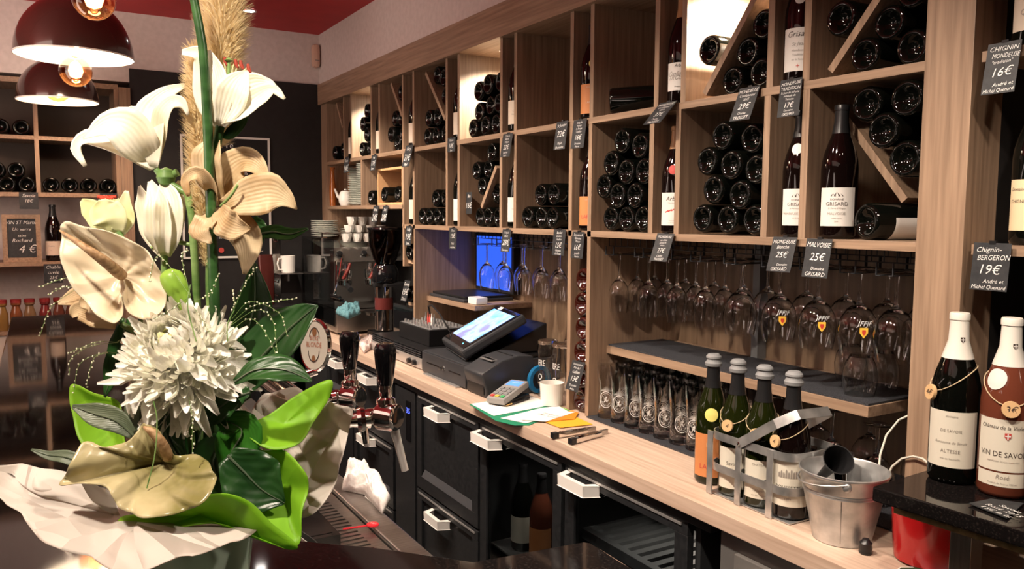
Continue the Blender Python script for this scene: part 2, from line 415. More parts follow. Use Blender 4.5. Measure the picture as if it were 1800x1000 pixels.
def front(y0, y1, z0, z1, hy, hz, glass=False, name='drawer'):
    """framed front with a recessed panel, a bright strip along the top and a bow handle"""
    d = part(name, MB().box(XC, XC+.02, y0, y1, z0, z0+.05).box(XC, XC+.02, y0, y1, z1-.035, z1)
             .box(XC, XC+.02, y0, y0+.045, z0+.05, z1-.035).box(XC, XC+.02, y1-.045, y1, z0+.05, z1-.035), M_cab, cab, bevel=.0012)
    fr = MB(); a = .045
    yy0, yy1, zz0, zz1 = y0+a, y1-a, z0+.05, z1-.035
    if glass: fr.box(XC+.008, XC+.012, yy0, yy1, zz0, zz1)
    else: fr.box(XC+.012, XC+.02, yy0, yy1, zz0, zz1)
    part('pane' if glass else 'panel', fr, M_pane if glass else M_cab, d)
    sl = MB().add([(XC, yy0, zz0), (XC, yy1, zz0), (XC+.011, yy1-.01, zz0+.03), (XC+.011, yy0+.01, zz0+.03)], [(0, 1, 2, 3)])
    part('lower_bevel', sl, mat('bevel_grey', (.06, .062, .068), .3), d)
    part('trim_strip', MB().box(XC-.003, XC+.001, y0+.02, y1-.02, z1-.014, z1-.008), M_alu, d, label='bright metal strip')
    handle(d, hy, hz)
    return d
front(3.72, 4.12, .60, .828, 3.90, .80)
front(3.20, 3.70, .555, .828, 3.462, .80)
front(3.20, 3.70, .27, .545, 3.484, .515)
front(3.20, 3.70, .06, .262, 3.39, .242)
front(3.72, 4.12, .06, .59, 3.90, .56)
part('control_panel', MB().box(XC, XC+.03, 2.965, 3.17, .06, .828), M_cab, cab, bevel=.001)
ctl = part('display_bezel', MB().box(XC-.003, XC, 3.0, 3.05, .62, .785), M_blackg, cab)
d1 = MB(); write(d1, '3.5', .022, .04, lambda x, y: V((XC-.004, 3.025-x, .735+y)))
part('display', d1, mat('blue_led', (.02, .02, .2), .5, emit=(.08, .12, 1), es=4), ctl, smooth=False, label='blue digits')
front(2.42, 2.945, .455, .836, 2.718, .80, name='drawer')
front(2.42, 2.945, .06, .445, 2.72, .392)
front(1.905, 2.405, .06, .836, 2.331, .797, True, 'door')
front(1.375, 1.885, .06, .836, 1.797, .804, True, 'door')
# cooler insides: hollow look with bottles behind the panes
gb = noisy('cooler_inside', (.02, .022, .024), (.03, .032, .034), (1, 1, 1), 5, .5)
for o in [c for c in cab.children if c.name.startswith('carcass')]:
    bpy.data.objects.remove(o)
part('carcass', MB().box(1.308, 1.85, 2.41, 4.6, .05, .862).box(1.308, 1.85, 1.355, 1.372, .05, .862).box(1.308, 1.85, 1.888, 1.902, .05, .862)
     .box(1.83, 1.85, 1.372, 2.41, .05, .862).box(1.308, 1.83, 1.372, 2.41, .05, .07).box(1.308, 1.83, 1.372, 2.41, .84, .862), gb, cab)
part('wire_shelf', MB().box(1.33, 1.82, 1.375, 2.405, .40, .406), M_alu, cab)
front_unit = thing('steel_undercounter_unit', 'brushed grey undercounter machine with a white bar handle at the worktop end', 'appliance')
part('body', MB().box(1.29, 1.85, .3, 1.275, .0, .862), mat('machine_grey', (.16, .155, .15), .4, .3), front_unit, bevel=.003)
part('door', MB().box(1.276, 1.289, .36, 1.22, .05, .82), mat('machine_door', (.22, .21, .20), .35, .4), front_unit, bevel=.002)
part('handle', MB().tube([(1.272, 1.19, .775), (1.25, 1.18, .775), (1.25, .42, .775), (1.272, .41, .775)], .012, 10), M_white, front_unit)

# reflection in the right cooler door, modelled as a tray and tap inside
t = thing('reflected_tray', 'pale grey slatted tray showing behind the right cooler pane', 'tray')
zt_ = .615
part('frame', MB().box(1.33, 1.352, 1.44, 1.86, zt_, zt_+.03).box(1.58, 1.60, 1.44, 1.86, zt_, zt_+.03).box(1.352, 1.58, 1.44, 1.455, zt_, zt_+.03).box(1.352, 1.58, 1.845, 1.86, zt_, zt_+.03), M_grey, t)
for k in range(9): part('slat', MB().box(1.352, 1.58, 1.475+.041*k, 1.497+.041*k, zt_+.012, zt_+.03), M_grey, t)
part('foot', MB().box(1.34, 1.36, 1.62, 1.66, .4065, zt_).box(1.57, 1.59, 1.62, 1.66, .4065, zt_), M_grey, t)
t = thing('reflected_tap', 'small grey metal tap behind the right cooler pane above the tray', 'tap')
part('spout', MB().tube([(1.62, 1.62, .407), (1.62, 1.62, .72), (1.60, 1.63, .75), (1.52, 1.68, .75), (1.50, 1.70, .73)], .010, 10), M_alu, t)
part('base', MB().lathe([(0, 0), (.03, 0), (.02, .02), (0, .02)], 16, T(1.62, 1.62, .4066)), M_alu, t)
spot('cooler_fill', (1.45, 1.6, .82), (1.45, 1.62, .4), 2.5, 130, .8, .02)  # added fill so the mirrored tray and tap show behind the pane
spot('cooler_fill', (1.42, 2.15, .82), (1.42, 2.15, .4), 5, 130, .8, .02)  # added fill so the bottles show behind the left pane
# ================================================================ bottles
def prof(kind):
    P = [(0, .022), (.010, .0205), (.019, .012), (.025, .003), (.029, .0006), (.033, 0), (.0365, .002)]
    if kind == 'burgundy': P += [(.0395, .008), (.0395, .155), (.038, .172), (.0335, .192), (.0265, .213), (.0195, .232), (.0160, .246), (.0146, .262), (.0142, .283), (.0156, .284), (.0156, .294), (.0, .295)]
    elif kind == 'tall': P += [(.0385, .008), (.0385, .135), (.0365, .158), (.032, .182), (.026, .208), (.0205, .233), (.0165, .256), (.0145, .275), (.014, .308), (.0152, .309), (.0152, .318), (0, .319)]
    else: P += [(.0375, .008), (.0375, .185), (.036, .198), (.030, .212), (.020, .223), (.0155, .232), (.0140, .25), (.0138, .288), (.0152, .289), (.0152, .298), (0, .299)]
    return P
BM = {}
def body_mesh(kind, m, seg=28):
    k = (kind, m.name, seg)
    if k not in BM:
        mb = MB().lathe(prof(kind), seg)
        for j in range(40):         # knurled ring pressed into the glass round the base
            a = 2*PI*j/40; c, s_ = math.cos(a), math.sin(a); r0, r1, w_ = .0325, .0358, .0011
            mb.add([(r0*c-w_*s_, r0*s_+w_*c, .0006), (r0*c+w_*s_, r0*s_-w_*c, .0006), (r1*c+w_*s_, r1*s_-w_*c, .0012), (r1*c-w_*s_, r1*s_+w_*c, .0012), ((r0+r1)/2*c, (r0+r1)/2*s_, -.0003)],
                   [(0, 1, 4), (1, 2, 4), (2, 3, 4), (3, 0, 4)])
        BM[k] = mb.mesh('bottle_body', m, ang=45)
    return BM[k]
def rad_at(kind, z):
    P = prof(kind)[6:]
    for (r0, z0), (r1, z1) in zip(P, P[1:]):
        if z0 <= z <= z1 and z1 > z0: return r0+(r1-r0)*(z-z0)/(z1-z0)
    return .015
def capsule_mesh(kind, m, L=.062):
    k = ('cap', kind, m.name, L)
    if k not in BM:
        top = prof(kind)[-1][1]; zs = [top-L, top-L*.6, top-.012, top-.011, top-.001]
        P = [(rad_at(kind, zs[0])+.0002, zs[0]-.0001)]+[(rad_at(kind, z)+.0006, z) for z in zs[:3]]+[(.0163, zs[3]), (.0163, zs[4]-.001), (.0150, top+.0009), (0, top+.0011)]
        BM[k] = MB().lathe(P, 24).mesh('capsule', m)
    return BM[k]
def label_patch(kind, z0, z1, half, m, off=.0004, n=14, curved=True, rot=0):
    mb = MB(); vs = []; fs = []
    for i in range(n+1):
        a = rot-half+2*half*i/n
        for z in (z0, z1):
            r = rad_at(kind, z)+off; vs.append((-r*math.cos(a), -r*math.sin(a), z))
    fs = [(2*i, 2*i+2, 2*i+3, 2*i+1) for i in range(n)]
    return mb.add(vs, fs)
def wrap(kind, zc, off=.0009, rot=0):
    def fn(x, y):
        z = zc+y; r = rad_at(kind, z)+off; a = rot+x/r
        return V((-r*math.cos(a), -r*math.sin(a), z))
    return fn
def bottle(name, label, M, kind='burgundy', m=None, cap=None, caplen=.062, lab=None, seal=None, group=None, cat='bottle', seg=28):
    """lab = (z0, z1, half angle, material, [(text, height, dz below top, material, slant)], rotation); a bottle is one mesh with its capsule, label and print as children"""
    m = m or M_bottle
    o = link(name, body_mesh(kind, m, seg), None, M, label, cat, group)
    link('capsule', capsule_mesh(kind, cap or M_foil, caplen), o)
    if lab:
        z0, z1, half, lm, lines = lab[:5]; rot = lab[5] if len(lab) > 5 else 0
        lb = part('label', label_patch(kind, z0, z1, half, lm, rot=rot), lm, o)
        by = {}
        for tx, h, dz, im, sl in lines:
            mb = by.setdefault(im.name, (MB(), im))[0]
            write(mb, tx, h, 2*half*.0395*.86, wrap(kind, z1-dz, rot=rot), sl)
        for mb, im in by.values(): part('print', mb, im, lb, smooth=False)
        if len(lab) > 6: lab[6](lb)
    if seal:
        zc, rx, sm = seal[:3]; rot = seal[3] if len(seal) > 3 else 0
        mb = MB(); n = 18; w_ = wrap(kind, zc, .0010, rot)
        vs = [w_(0, 0)]+[w_(rx*q/4*math.cos(2*PI*k/n), rx*q/4*math.sin(2*PI*k/n)) for q in (1, 2, 3, 4) for k in range(n)]
        part('seal', mb.add(vs, [(0, k+1, (k+1) % n+1) for k in range(n)]+[(1+q*n+k, 1+q*n+n+k, 1+q*n+n+(k+1) % n, 1+q*n+(k+1) % n) for q in range(3) for k in range(n)]), sm, o)
    return o

# ---- bottles lying in the cells, base towards the room
LIE = Matrix.Rotation(R(90), 4, 'Y')
def relax(pts, y0, y1, zf, ztop=9, line=None, r=.0388):
    pts = [list(p) for p in pts]
    for it in range(1500):
        for i in range(len(pts)):
            for j in range(i):
                dy = pts[i][0]-pts[j][0]; dz = pts[i][1]-pts[j][1]; d = math.hypot(dy, dz) or 1e-6
                if d < 2*r+.002:
                    k = (2*r+.002-d)/2/d
                    pts[i][0] += dy*k; pts[i][1] += dz*k; pts[j][0] -= dy*k; pts[j][1] -= dz*k
        for p in pts:
            if line:
                (ay, az), (by, bz), side = line
                nx, nz = -(bz-az), (by-ay); L = math.hypot(nx, nz); nx, nz = nx/L*side, nz/L*side
                d = (p[0]-ay)*nx+(p[1]-az)*nz
                if d < r+.0095: p[0] += nx*(r+.0095-d); p[1] += nz*(r+.0095-d)
            p[0] = min(max(p[0], y0+r+.0005), y1-r-.0005); p[1] = min(max(p[1], zf+r+.0005), ztop-r-.0005)
    return pts
lying0 = None
def lying(pix, y0, y1, zf, ztop, labels, group, diagpx=None, side=1, X=1.512, r=.0389):
    global lying0
    pts = [on(x, y, 'X', X) for x, y in pix]; line = None
    if diagpx:
        a, b = on(*diagpx[0], 'X', 1.504), on(*diagpx[1], 'X', 1.504); line = ((a.y, a.z), (b.y, b.z), side)
    P = relax([(p.y, p.z) for p in pts], y0+TH/2, y1-TH/2, zf, ztop, line, r)
    out = []
    for k, (y, z) in enumerate(P):
        M = Matrix.Translation((X+rnd.uniform(-.002, .012), y, z)) @ LIE @ Matrix.Rotation(rnd.uniform(0, 6), 4, 'Z') @ Matrix.Scale(.98*min(1, r/.0389), 4)
        lb = labels if isinstance(labels, str) else labels[k]
        if lying0 is None:
            lying0 = bottle('lying_bottle', lb, M, 'burgundy', group=group); out.append(lying0)
        else: out.append(dup(lying0, M, lb, group))
    return out
Z1, Z2 = 1.851, 1.499
Z1T, Z2T = 2.194, 1.832
G = 'dark wine bottles lying base-out in the '
def L(cell, ws): return ['lying bottle, %s, in the %s' % (w_, cell) for w_ in ws]
lying([(587, 268), (600, 262)], 4.43, 4.74, Z1, Z1T, L('top cell at the far wall', ['lower left', 'lower right']), G+'top cell nearest the far wall')
lying([(634, 262), (648, 258), (645, 240), (637, 218), (643, 195)], 4.0, 4.31, Z1, Z1T, L('farthest lit cell', ['on the floor at left', 'on the floor at right', 'in the second layer', 'in the third layer', 'topmost in the column']), G+'farthest lit cell')
lying([(690, 240), (697, 256), (704, 236), (690, 210), (703, 213)], 3.585, 3.887, Z1, Z1T, L('third top cell', ['at the left edge of the middle row', 'lowest', 'at the right of the middle row', 'upper left', 'upper right']), G+'top cell left of the third card', ((687, 147), (706, 203)), 1)
lying([(702, 178)], 3.585, 3.887, Z1, Z1T, L('third top cell', ['wedged above the slanted board']), G+'top cell left of the third card', ((687, 147), (706, 203)), -1)
lying([(750, 240), (765, 240), (779, 238), (751, 208), (768, 206)], 3.112, 3.46, Z1, Z1T, L('fourth top cell', ['at left on the floor', 'in the middle on the floor', 'at right on the floor', 'upper left', 'upper right']), G+'top cell above the till', ((748, 128), (782, 209)), 1)
lying([(763, 150), (773, 178), (781, 196)], 3.112, 3.46, Z1, Z1T+.02, L('wedge left of the lit cell', ['highest', 'second', 'lowest']), 'bottles on the slanted board beside the lit cell', ((748, 128), (782, 209)), -1)
lying([(828, 223), (853, 222), (871, 222), (838, 195), (858, 190), (876, 186), (843, 162), (858, 152), (872, 155)], 2.648, 3.0, Z1, Z1T,
      L('lit cell heap', ['lowest row at left', 'lowest row in the middle', 'lowest row at right', 'middle row at left', 'middle row centre', 'middle row at right', 'top row at left', 'top row in the middle', 'top row at right']), G+'lit cell heap')
lying([(1275, 137), (1310, 90), (1333, 122), (1347, 40)], 1.368, 1.665, Z1, Z1T+.1, L('brightest top cell', ['at the foot of the slanted board', 'in the middle below the slanted board', 'against the right divider', 'topmost at the right divider']), G+'brightest top cell', ((1238, 165), (1335, -20)), 1, r=.0362)
lying([(1243, 87)], 1.368, 1.665, Z1, Z1T, 'bottle resting alone on top of the slanted board in the brightest cell', None, ((1238, 165), (1335, -20)), -1)
lying([(1507, 92), (1566, 78), (1622, 70), (1597, 12)], .978, 1.263, Z1, Z1T+.1, L('top cell beside the post', ['at left under the slanted board', 'in the middle of the floor row', 'half hidden by the post', 'topmost above the floor row']), G+'top cell beside the post', ((1459, 125), (1560, -30)), 1, r=.0362)
lying([(1478, 32)], .978, 1.263, Z1, Z1T+.1, 'bottle lying on top of the slanted board in the cell beside the post', None, ((1459, 125), (1560, -30)), -1)
# second row
lying([(748, 381), (762, 383), (772, 384), (781, 385), (766, 350), (779, 351)], 3.112, 3.46, Z2, Z2T, L('cell above the laptop bay', ['floor row leftmost', 'floor row second from left', 'floor row third from left', 'floor row rightmost', 'upper left', 'upper right']), G+'second-row cell above the laptop bay')
lying([(839, 382), (857, 382), (874, 385), (868, 340)], 2.648, 3.0, Z2, Z2T, L('cell above the blue screen', ['floor row at left', 'floor row in the middle', 'floor row at right', 'under the slanted board']), G+'slanted-board cell above the blue screen')
lying([(847, 325), (836, 300), (854, 299), (864, 268)], 2.648, 3.0, Z2, Z2T, L('cell above the blue screen', ['lowest left of the slanted board', 'second left of the slanted board', 'third resting on the slanted board', 'topmost against the right divider']), G+'slanted-board cell above the blue screen', ((846, 364), (877, 281)), -1, r=.0365)
lying([(938, 382), (960, 382), (981, 383), (948, 346), (970, 346)], 2.277, 2.545, Z2, Z2T, L('cell left of the orange-label bottle', ['floor row at left', 'floor row in the middle', 'floor row at right', 'upper left', 'upper right']), G+'second-row cell left of the orange label bottle')
lying([(1070, 385), (1113, 385), (1138, 382), (1090, 357), (1127, 347), (1070, 335), (1098, 312), (1140, 312), (1080, 290), (1118, 277), (1098, 256), ], 1.789, 2.083, Z2, Z2T,
      L('heap left of the red-streak label', ['bottom row at left', 'bottom row in the middle', 'bottom row at right', 'second layer at left', 'second layer at right', 'third layer at left', 'third layer in the middle', 'third layer at right', 'fourth layer at left', 'fourth layer at right', 'topmost']), G+'tall heap left of the red-streak label')
lying([(1232, 384), (1273, 385), (1326, 383), (1253, 333), (1301, 343), (1237, 283), (1285, 290), (1330, 298), (1266, 238), (1318, 245)], 1.372, 1.68, Z2, Z2T,
      L('large heap under the 29 euro card', ['bottom row at left', 'bottom row in the middle', 'bottom row at right', 'second layer at left', 'second layer at right', 'third layer at left', 'third layer in the middle', 'third layer at right', 'top layer at left', 'top layer at right']), G+'large heap under the 29 euro card', r=.0378)
lying([(1548, 220), (1614, 215), (1580, 270), (1606, 318)], .978, 1.26, Z2, Z2T+.02, L('wedge beside the post', ['upper left', 'upper right half behind the post', 'second lowest', 'lowest']), G+'wedge above the slanted board at the post', ((1457, 167), (1607, 384)), -1, r=.0375)
# single bottles lying askew
def lie_to(px, py, qx, qy, X0, X1, label, lab=None, m=None, roll=0, name='lying_bottle', kind='burgundy'):
    a, b = on(px, py, 'X', X0), on(qx, qy, 'X', X1)
    M = aim(a, b) @ Matrix.Rotation(roll, 4, 'Z')
    return bottle(name, label, M, kind, m, lab=lab)
z = Z1+.0405
a = V((1.512, 2.0, z)); b = V((1.70, 1.835, z+.012))
bottle('lying_bottle', 'dark wine bottle lying askew alone on a small wooden wedge in a top cell', aim(a, b), 'burgundy')
solid('wooden_wedge', MB().prism([(0, 0), (.07, 0), (.07, .012)], -.03, .03, Matrix.Translation((1.585, 1.895, Z1+.0005)) @ Matrix.Rotation(R(-41), 4, 'Z') @ Matrix.Rotation(R(90), 4, 'X')), M_cork, 'small wooden wedge under the single askew bottle', 'wedge')
a = V((1.530, 1.118, Z2+.0398)); b = V((1.62, 1.075, Z2+.041))
bottle('lying_bottle', 'dark bottle lying askew with white label beside the standing bottle near the post', aim(a, V((1.78, 1.05, Z2+.0400))), 'burgundy',
       lab=(.045, .135, 1.25, M_lab, [], R(60)))
# far crate bottles
for k, (y, lab_) in enumerate(((3.875, 'dark bottle lying base-out in the pine crate at left'), (3.70, 'dark bottle lying base-out in the pine crate at right'))):
    dup(lying0, Matrix.Translation((1.515, y, 1.605+.0395)) @ LIE @ Matrix.Scale(.98, 4), lab_, 'bottles lying in the pine crate')
dup(lying0, Matrix.Translation((1.515, 4.065, 1.592+.040)) @ LIE @ Matrix.Scale(.98, 4), 'dark bottle lying base-out between the plates and the crate, red mark on its base', None)
bottle('slim_bottle', 'slim dark bottle standing behind the red-marked one by the crate', T(1.70, 3.988, 1.593, 0, .72), 'tall')

# ---- bottles standing in the narrow cells
def logo_mountain(kind, z, rot=0):
    def f(lb):
        mb = MB(); fn = wrap(kind, z, .0009, rot)
        def tri(a, b, c): mb.add([fn(*a), fn(*b), fn(*c)], [(0, 1, 2)])
        for x, h, w_ in ((-.008, .006, .006), (0, .009, .007), (.008, .006, .006)):
            tri((x-w_, 0), (x-w_*.2, h), (x-w_*.55, 0)); tri((x+w_*.5, 0), (x, h), (x+w_, 0))
        part('logo', mb, M_ink, lb, smooth=False)
    return f
def stand(px, X, z, label, kind='burgundy', lab=None, m=None, cap=None, seal=None, name='wine_bottle', caplen=.062, s=1, turn=None, y=None):
    yy = y if y is not None else on(px, 500, 'X', X).y
    if turn is None: turn = math.atan2(yy, X)*.72
    return bottle(name, label, T(X, yy, z, turn, s), kind, m, cap, caplen, lab, seal)
GR = [('DOMAINE', .0045, .028, M_ink, 0), ('GRISARD', .0085, .040, M_ink, 0), ('St Pierre d\'Albigny', .0035, .047, M_inkg, .2), ('MALVOISIE', .0058, .060, M_inkg, 0), ('vieilles vignes', .003, .069, M_inkg, 0), ('2014', .003, .076, M_inkg, 0)]
GR2 = [GR[0], GR[1], GR[2], ('MONDEUSE BLANCHE', .0052, .060, M_inkg, 0), ('vin de Savoie', .003, .069, M_inkg, 0)]
stand(1457, 1.555, Z2+.0005, 'dark standing bottle with white mountain-logo label reading Malvoisie', lab=(.028, .113, 1.05, M_lab, GR, .1, logo_mountain('burgundy', .094, .1)), seal=None, m=M_brownb, y=1.207)
stand(1385, 1.555, Z2+.0005, 'dark standing bottle with white mountain-logo label and round neck seal, Mondeuse Blanche', lab=(.028, .113, 1.05, M_lab, GR2, .1, logo_mountain('burgundy', .094, .1)), seal=(.205, .013, M_lab, -.1), m=M_brownb, y=1.316)
stand(1397, 1.545, Z1+.0005, 'dark standing bottle with handwritten-style white label above the 17 euro card', lab=(.028, .125, 1.0, M_lab, [('Grisard', .013, .020, M_ink, .35), ('St Jean', .008, .040, M_inkg, .3), ('Mondeuse', .005, .053, M_inkg, 0), ('Tradition', .005, .063, M_inkg, 0), ('vin de Savoie', .004, .073, M_inkg, 0), ('+', .012, .092, M_inkr, 0)]), m=M_brownb, seal=(.190, .012, M_lab, .0), y=1.316)
stand(1181, 1.545, Z1+.0005, 'standing bottle with tan capsule and pale label reading Arbin', lab=(.035, .110, 1.0, M_lab, [('Arbin', .008, .012, M_ink, .2), ('Confidentiel', .013, .036, M_inkg, .5), ('TROSSET', .012, .046, M_inkg, .5), ('Mondeuse', .004, .066, M_ink, .1)]), cap=M_foilo, m=M_brownb, y=1.72)
stand(1022, 1.545, Z1+.0005, 'standing bottle with plain orange label and yellow neck seal, top row', lab=(.016, .108, 1.0, M_labo, [('Domaine', .004, .012, M_labb, 0), ('LAPEN', .006, .060, M_labb, 0)]), seal=(.170, .014, M_seal, .25), m=M_brownb, cap=M_foil, y=2.135)
stand(993, 1.60, Z1+.0005, 'brown bottle with cream label and round neck seal in the nearly empty top cell', lab=(.020, .100, 1.0, M_labb, [('Domaine Jamet', .004, .020, M_inkg, 0), ('Saint Joseph', .006, .034, M_ink, 0), ('2013', .004, .05, M_inkg, 0)]), seal=(.170, .014, M_lab, .0), m=M_brownb, y=2.270)
stand(1025, 1.545, Z2+.0005, 'standing bottle with orange label with dark lettering, second row', lab=(.016, .108, 1.0, M_labo, [('Domaine', .004, .012, M_labb, 0), ('LAPEN', .012, .070, M_inkr, 0)]), m=M_brownb, y=2.135)
def redstreak(lb):
    mb = MB(); fn = wrap('burgundy', .060, .0009)
    for k in range(5):
        x = -.02+k*.009; mb.add([fn(x, -.004+k*.0022), fn(x+.011, .002+k*.0022), fn(x+.010, .005+k*.0022), fn(x-.001, -.001+k*.0022)], [(0, 1, 2, 3)])
    part('print', mb, M_inkr, lb, smooth=False)
stand(1175, 1.545, Z2+.0005, 'standing bottle with white label crossed by a red brush streak', lab=(.022, .112, 1.0, M_lab, [('Arbin', .012, .022, M_ink, .3), ('Mondeuse', .004, .030, M_inkg, 0), ('harmonie', .003, .078, M_inkg, 0), ('vin de Savoie', .003, .084, M_inkg, 0)], 0, redstreak), m=M_brownb, cap=M_foilo, seal=(.175, .013, M_inkr, 0), y=1.735)
stand(895, 1.545, Z2+.0005, 'standing bottle with white engraved label above the 28 euro card', lab=(.022, .112, 1.0, M_lab, [('(', .02, .03, M_inkg, 0), ('Domaine', .005, .045, M_inkg, 0), ('Savoie', .004, .07, M_inkg, 0)]), y=2.597)
stand(897, 1.545, Z1+.0005, 'standing bottle with blush label beside the right side of the lit heap', lab=(.025, .11, 1.0, M_labb, [('1', .010, .016, M_ink, 0), ('Crozes', .006, .040, M_inkg, 0), ('Hermitage', .006, .052, M_inkg, 0)]), y=2.597)
stand(797, 1.545, Z1+.0005, 'standing bottle with blush label left of the lit heap', lab=(.025, .115, 1.0, M_labb, [('Vin', .006, .04, M_inkg, 0), ('Rouge', .006, .052, M_inkg, 0)]), y=3.052)
stand(797, 1.545, Z2+.0005, 'standing bottle with white engraved label above the laptop bay', lab=(.022, .112, 1.0, M_lab, [('Domaine', .005, .045, M_inkg, 0)]), y=3.052)
stand(718, 1.545, Z1+.0005, 'standing bottle with cream label in the narrow top cell third from the far wall', lab=(.025, .115, 1.0, M_labb, [('Vin', .008, .04, M_inkg, 0)]), y=3.522)
stand(718, 1.545, Z2+.0005, 'standing bottle with cream label above the narrow column by the coffee grinder', lab=(.025, .115, 1.0, M_labb, [('Vin', .008, .04, M_inkg, 0)]), y=3.522)
stand(660, 1.545, Z1+.0005, 'standing bottle with cream label in the narrow top cell second from the far wall', lab=(.025, .115, 1.0, M_labb, [('Vin', .008, .04, M_inkg, 0)]), y=3.945)
stand(611, 1.545, Z1+.0005, 'standing bottle with cream label in the narrow top cell nearest the far wall', lab=(.025, .115, 1.0, M_labb, [('Vin', .008, .04, M_inkg, 0)]), y=4.370)
stand(991, 1.60, Z2+.0005, 'brown bottle with ivory striped label standing at the right end of a second-row cell', lab=(.016, .112, 1.0, M_labg, [('III', .008, .016, M_ink, 0), ('Chinon', .005, .04, M_ink, 0), ('Vieilles Vignes', .005, .06, M_inkg, 0)]), m=M_brownb, y=2.243)
# narrow column by the grinder: one lying, one leaning bottle
dup(lying0, Matrix.Translation((1.50, 3.522, 1.331+.0395)) @ LIE, 'dark bottle lying base-out on the upper small shelf of the narrow column', None)
dup(lying0, Matrix.Translation((1.50, 3.522, 1.131+.0395)) @ LIE, 'dark bottle lying base-out on the lower small shelf of the narrow column', None)
# amber bottles lying in the narrow cell under the orange label bottle
amb = None
for k, (px, py, wd) in enumerate(((1018, 490, 'topmost'), (1017, 535, 'second'), (1016, 577, 'third'), (1019, 617, 'fourth'), (1018, 655, 'fifth'), (1019, 693, 'lowest'))):
    p = on(px, py, 'X', 1.512); M = Matrix.Translation((1.512, p.y, p.z)) @ LIE @ Matrix.Rotation(k, 4, 'Z')
    M.translation.y = 2.1365+(.0035 if k % 2 else -.0035); M.translation.z = .904+.0400+.0790*(5-k)
    lb = 'amber bottle lying base-out in the narrow cell, %s of the column' % wd
    amb = bottle('amber_bottle', lb, M, 'burgundy', M_amber, group='amber bottles in the narrow column') if amb is None else dup(amb, M, lb)
# bottles right of the post
stand(0, 1.57, Z1+.0005, 'dark bottle with beige label in the upper right corner of the shelving', lab=(.030, .13, 1.1, M_labb, [('Domaine', .006, .055, M_inkr, 0), ('Quenard', .010, .072, M_inkg, .3), ('Chignin', .006, .085, M_inkg, 0)]), y=.812)
stand(0, 1.57, Z2+.0005, 'bottle with yellow capsule and cream Chignin-Bergeron label right of the post', 'burgundy', lab=(.026, .118, 1.15, M_labc, [('Domaine A&M Quenard', .006, .020, M_ink, .3), ('CHIGNIN-BERGERON', .0062, .042, M_ink, 0), ('•', .03, .070, M_inkr, 0)]), cap=M_foily, caplen=.05, y=.798)
# bottles in the glass-door cooler
stand(0, 1.40, .4065, 'bottle with cream label standing behind the left cooler pane', lab=(.03, .12, 1.2, M_labg, []), y=2.31)
stand(0, 1.40, .4065, 'rosé bottle standing behind the left cooler pane', lab=(.03, .12, 1.2, M_labo, []), m=M_rose, y=2.19)
# ================================================================ slate price cards
def card(name, tl, tr, bl, lines, label, X=1.494, clip=True, group='slate price cards along the shelf edges', strength=1, z=None):
    """hanging card: top corners on the shelf front, lower edge swung out into the room"""
    A = on(*tl, 'X', X); B = on(*tr, 'X', X); C_ = on(*bl, 'Y', A.y)
    if z is not None: A.z = B.z = z
    B.z = A.z
    if C_.x > X-.002: C_.x = X-.002
    dn = C_-A; rt = B-A; n = rt.cross(dn).normalized()
    if n.x > 0: n = -n
    h = dn.length; wd = rt.length; rx = rt.normalized(); dy = dn.normalized()
    t = thing(name, label, 'price card', group, A)
    base = MB(); th = n*.0007
    vs = [p+s_ for s_ in (V(), th*1) for p in (V(), rt, rt+dn, dn)]
    part('slate', base.add(vs, [(0, 1, 2, 3), (7, 6, 5, 4), (0, 4, 5, 1), (1, 5, 6, 2), (2, 6, 7, 3), (3, 7, 4, 0)]), M_slate, t)
    tot = sum(l[1] for l in lines)*1.42; k = h*.94/tot; mb = MB(); yc = h*.04
    for l in lines:
        hh = l[1]*k; yc += hh*1.28; mbx = l[2] if len(l) > 2 else .5
        cx = wd*mbx
        if l[0]:
            jt = rnd.uniform(-.03, .05)
            write(mb, l[0], hh*.92, min(wd*.90, 2*min(cx, wd-cx)*.96 if mbx != .5 else wd*.90), lambda x, y: rx*(cx+x)+dy*(yc-y)+n*.0012, .22, jt)
        yc += hh*.14
    part('handwriting', mb, M_chalk, t, smooth=False)
    if clip:
        c = MB(); c.box(X-.001, X+.0055, -.006, .006, -.012, .004, Matrix.Translation(V((-X, 0, 0))+rt*.5))
        part('clip', c, M_foil, t)
    return t
card('price_card', (1738, 79), (1797, 76), (1724, 168), [('CHIGNIN', 1.1), ('MONDEUSE', 1.1, .58), ('"tradition"', .8), ('16€', 2.1, .55), ('', .5), ('André et', .9, .62), ('Michel Quenard', .9)], 'slate card reading Chignin Mondeuse 16 euro, upper right of the post')
card('price_card', (1713, 426), (1779, 429), (1704, 508), [('Chignin-', 1.2, .42), ('BERGERON', 1.2, .56), ('19€', 2.2), ('', .3), ('André et', .9, .62), ('Michel Quenard', .9)], 'slate card reading Chignin-Bergeron 19 euro, on the shelf edge right of the post')
card('price_card', (1419, 419), (1464, 420), (1409, 486), [('MALVOISIE', 1.3), ('', .4), ('25€', 2), ('', .7), ('Domaine', .8, .58), ('GRISARD', 1.1)], 'slate card reading Malvoisie 25 euro, under the lowest shelf bottles')
card('price_card', (1360, 416), (1402, 418), (1347, 476), [('MONDEUSE', 1.2), ('Blanche', 1.1), ('25€', 2), ('', .8), ('Domaine', .8, .6), ('GRISARD', 1.1)], 'slate card reading Mondeuse Blanche 25 euro')
card('price_card', (1373, 142), (1411, 137), (1366, 207), [('MONDEUSE', 1.2), ('TRADITION', 1.2), ('St Jean de la Porte', .8), ('méthode du', .8), ('Tonneau', .8), ('17€', 1.9), ('Domaine', .8), ('GRISARD', 1)], 'slate card reading Mondeuse Tradition 17 euro')
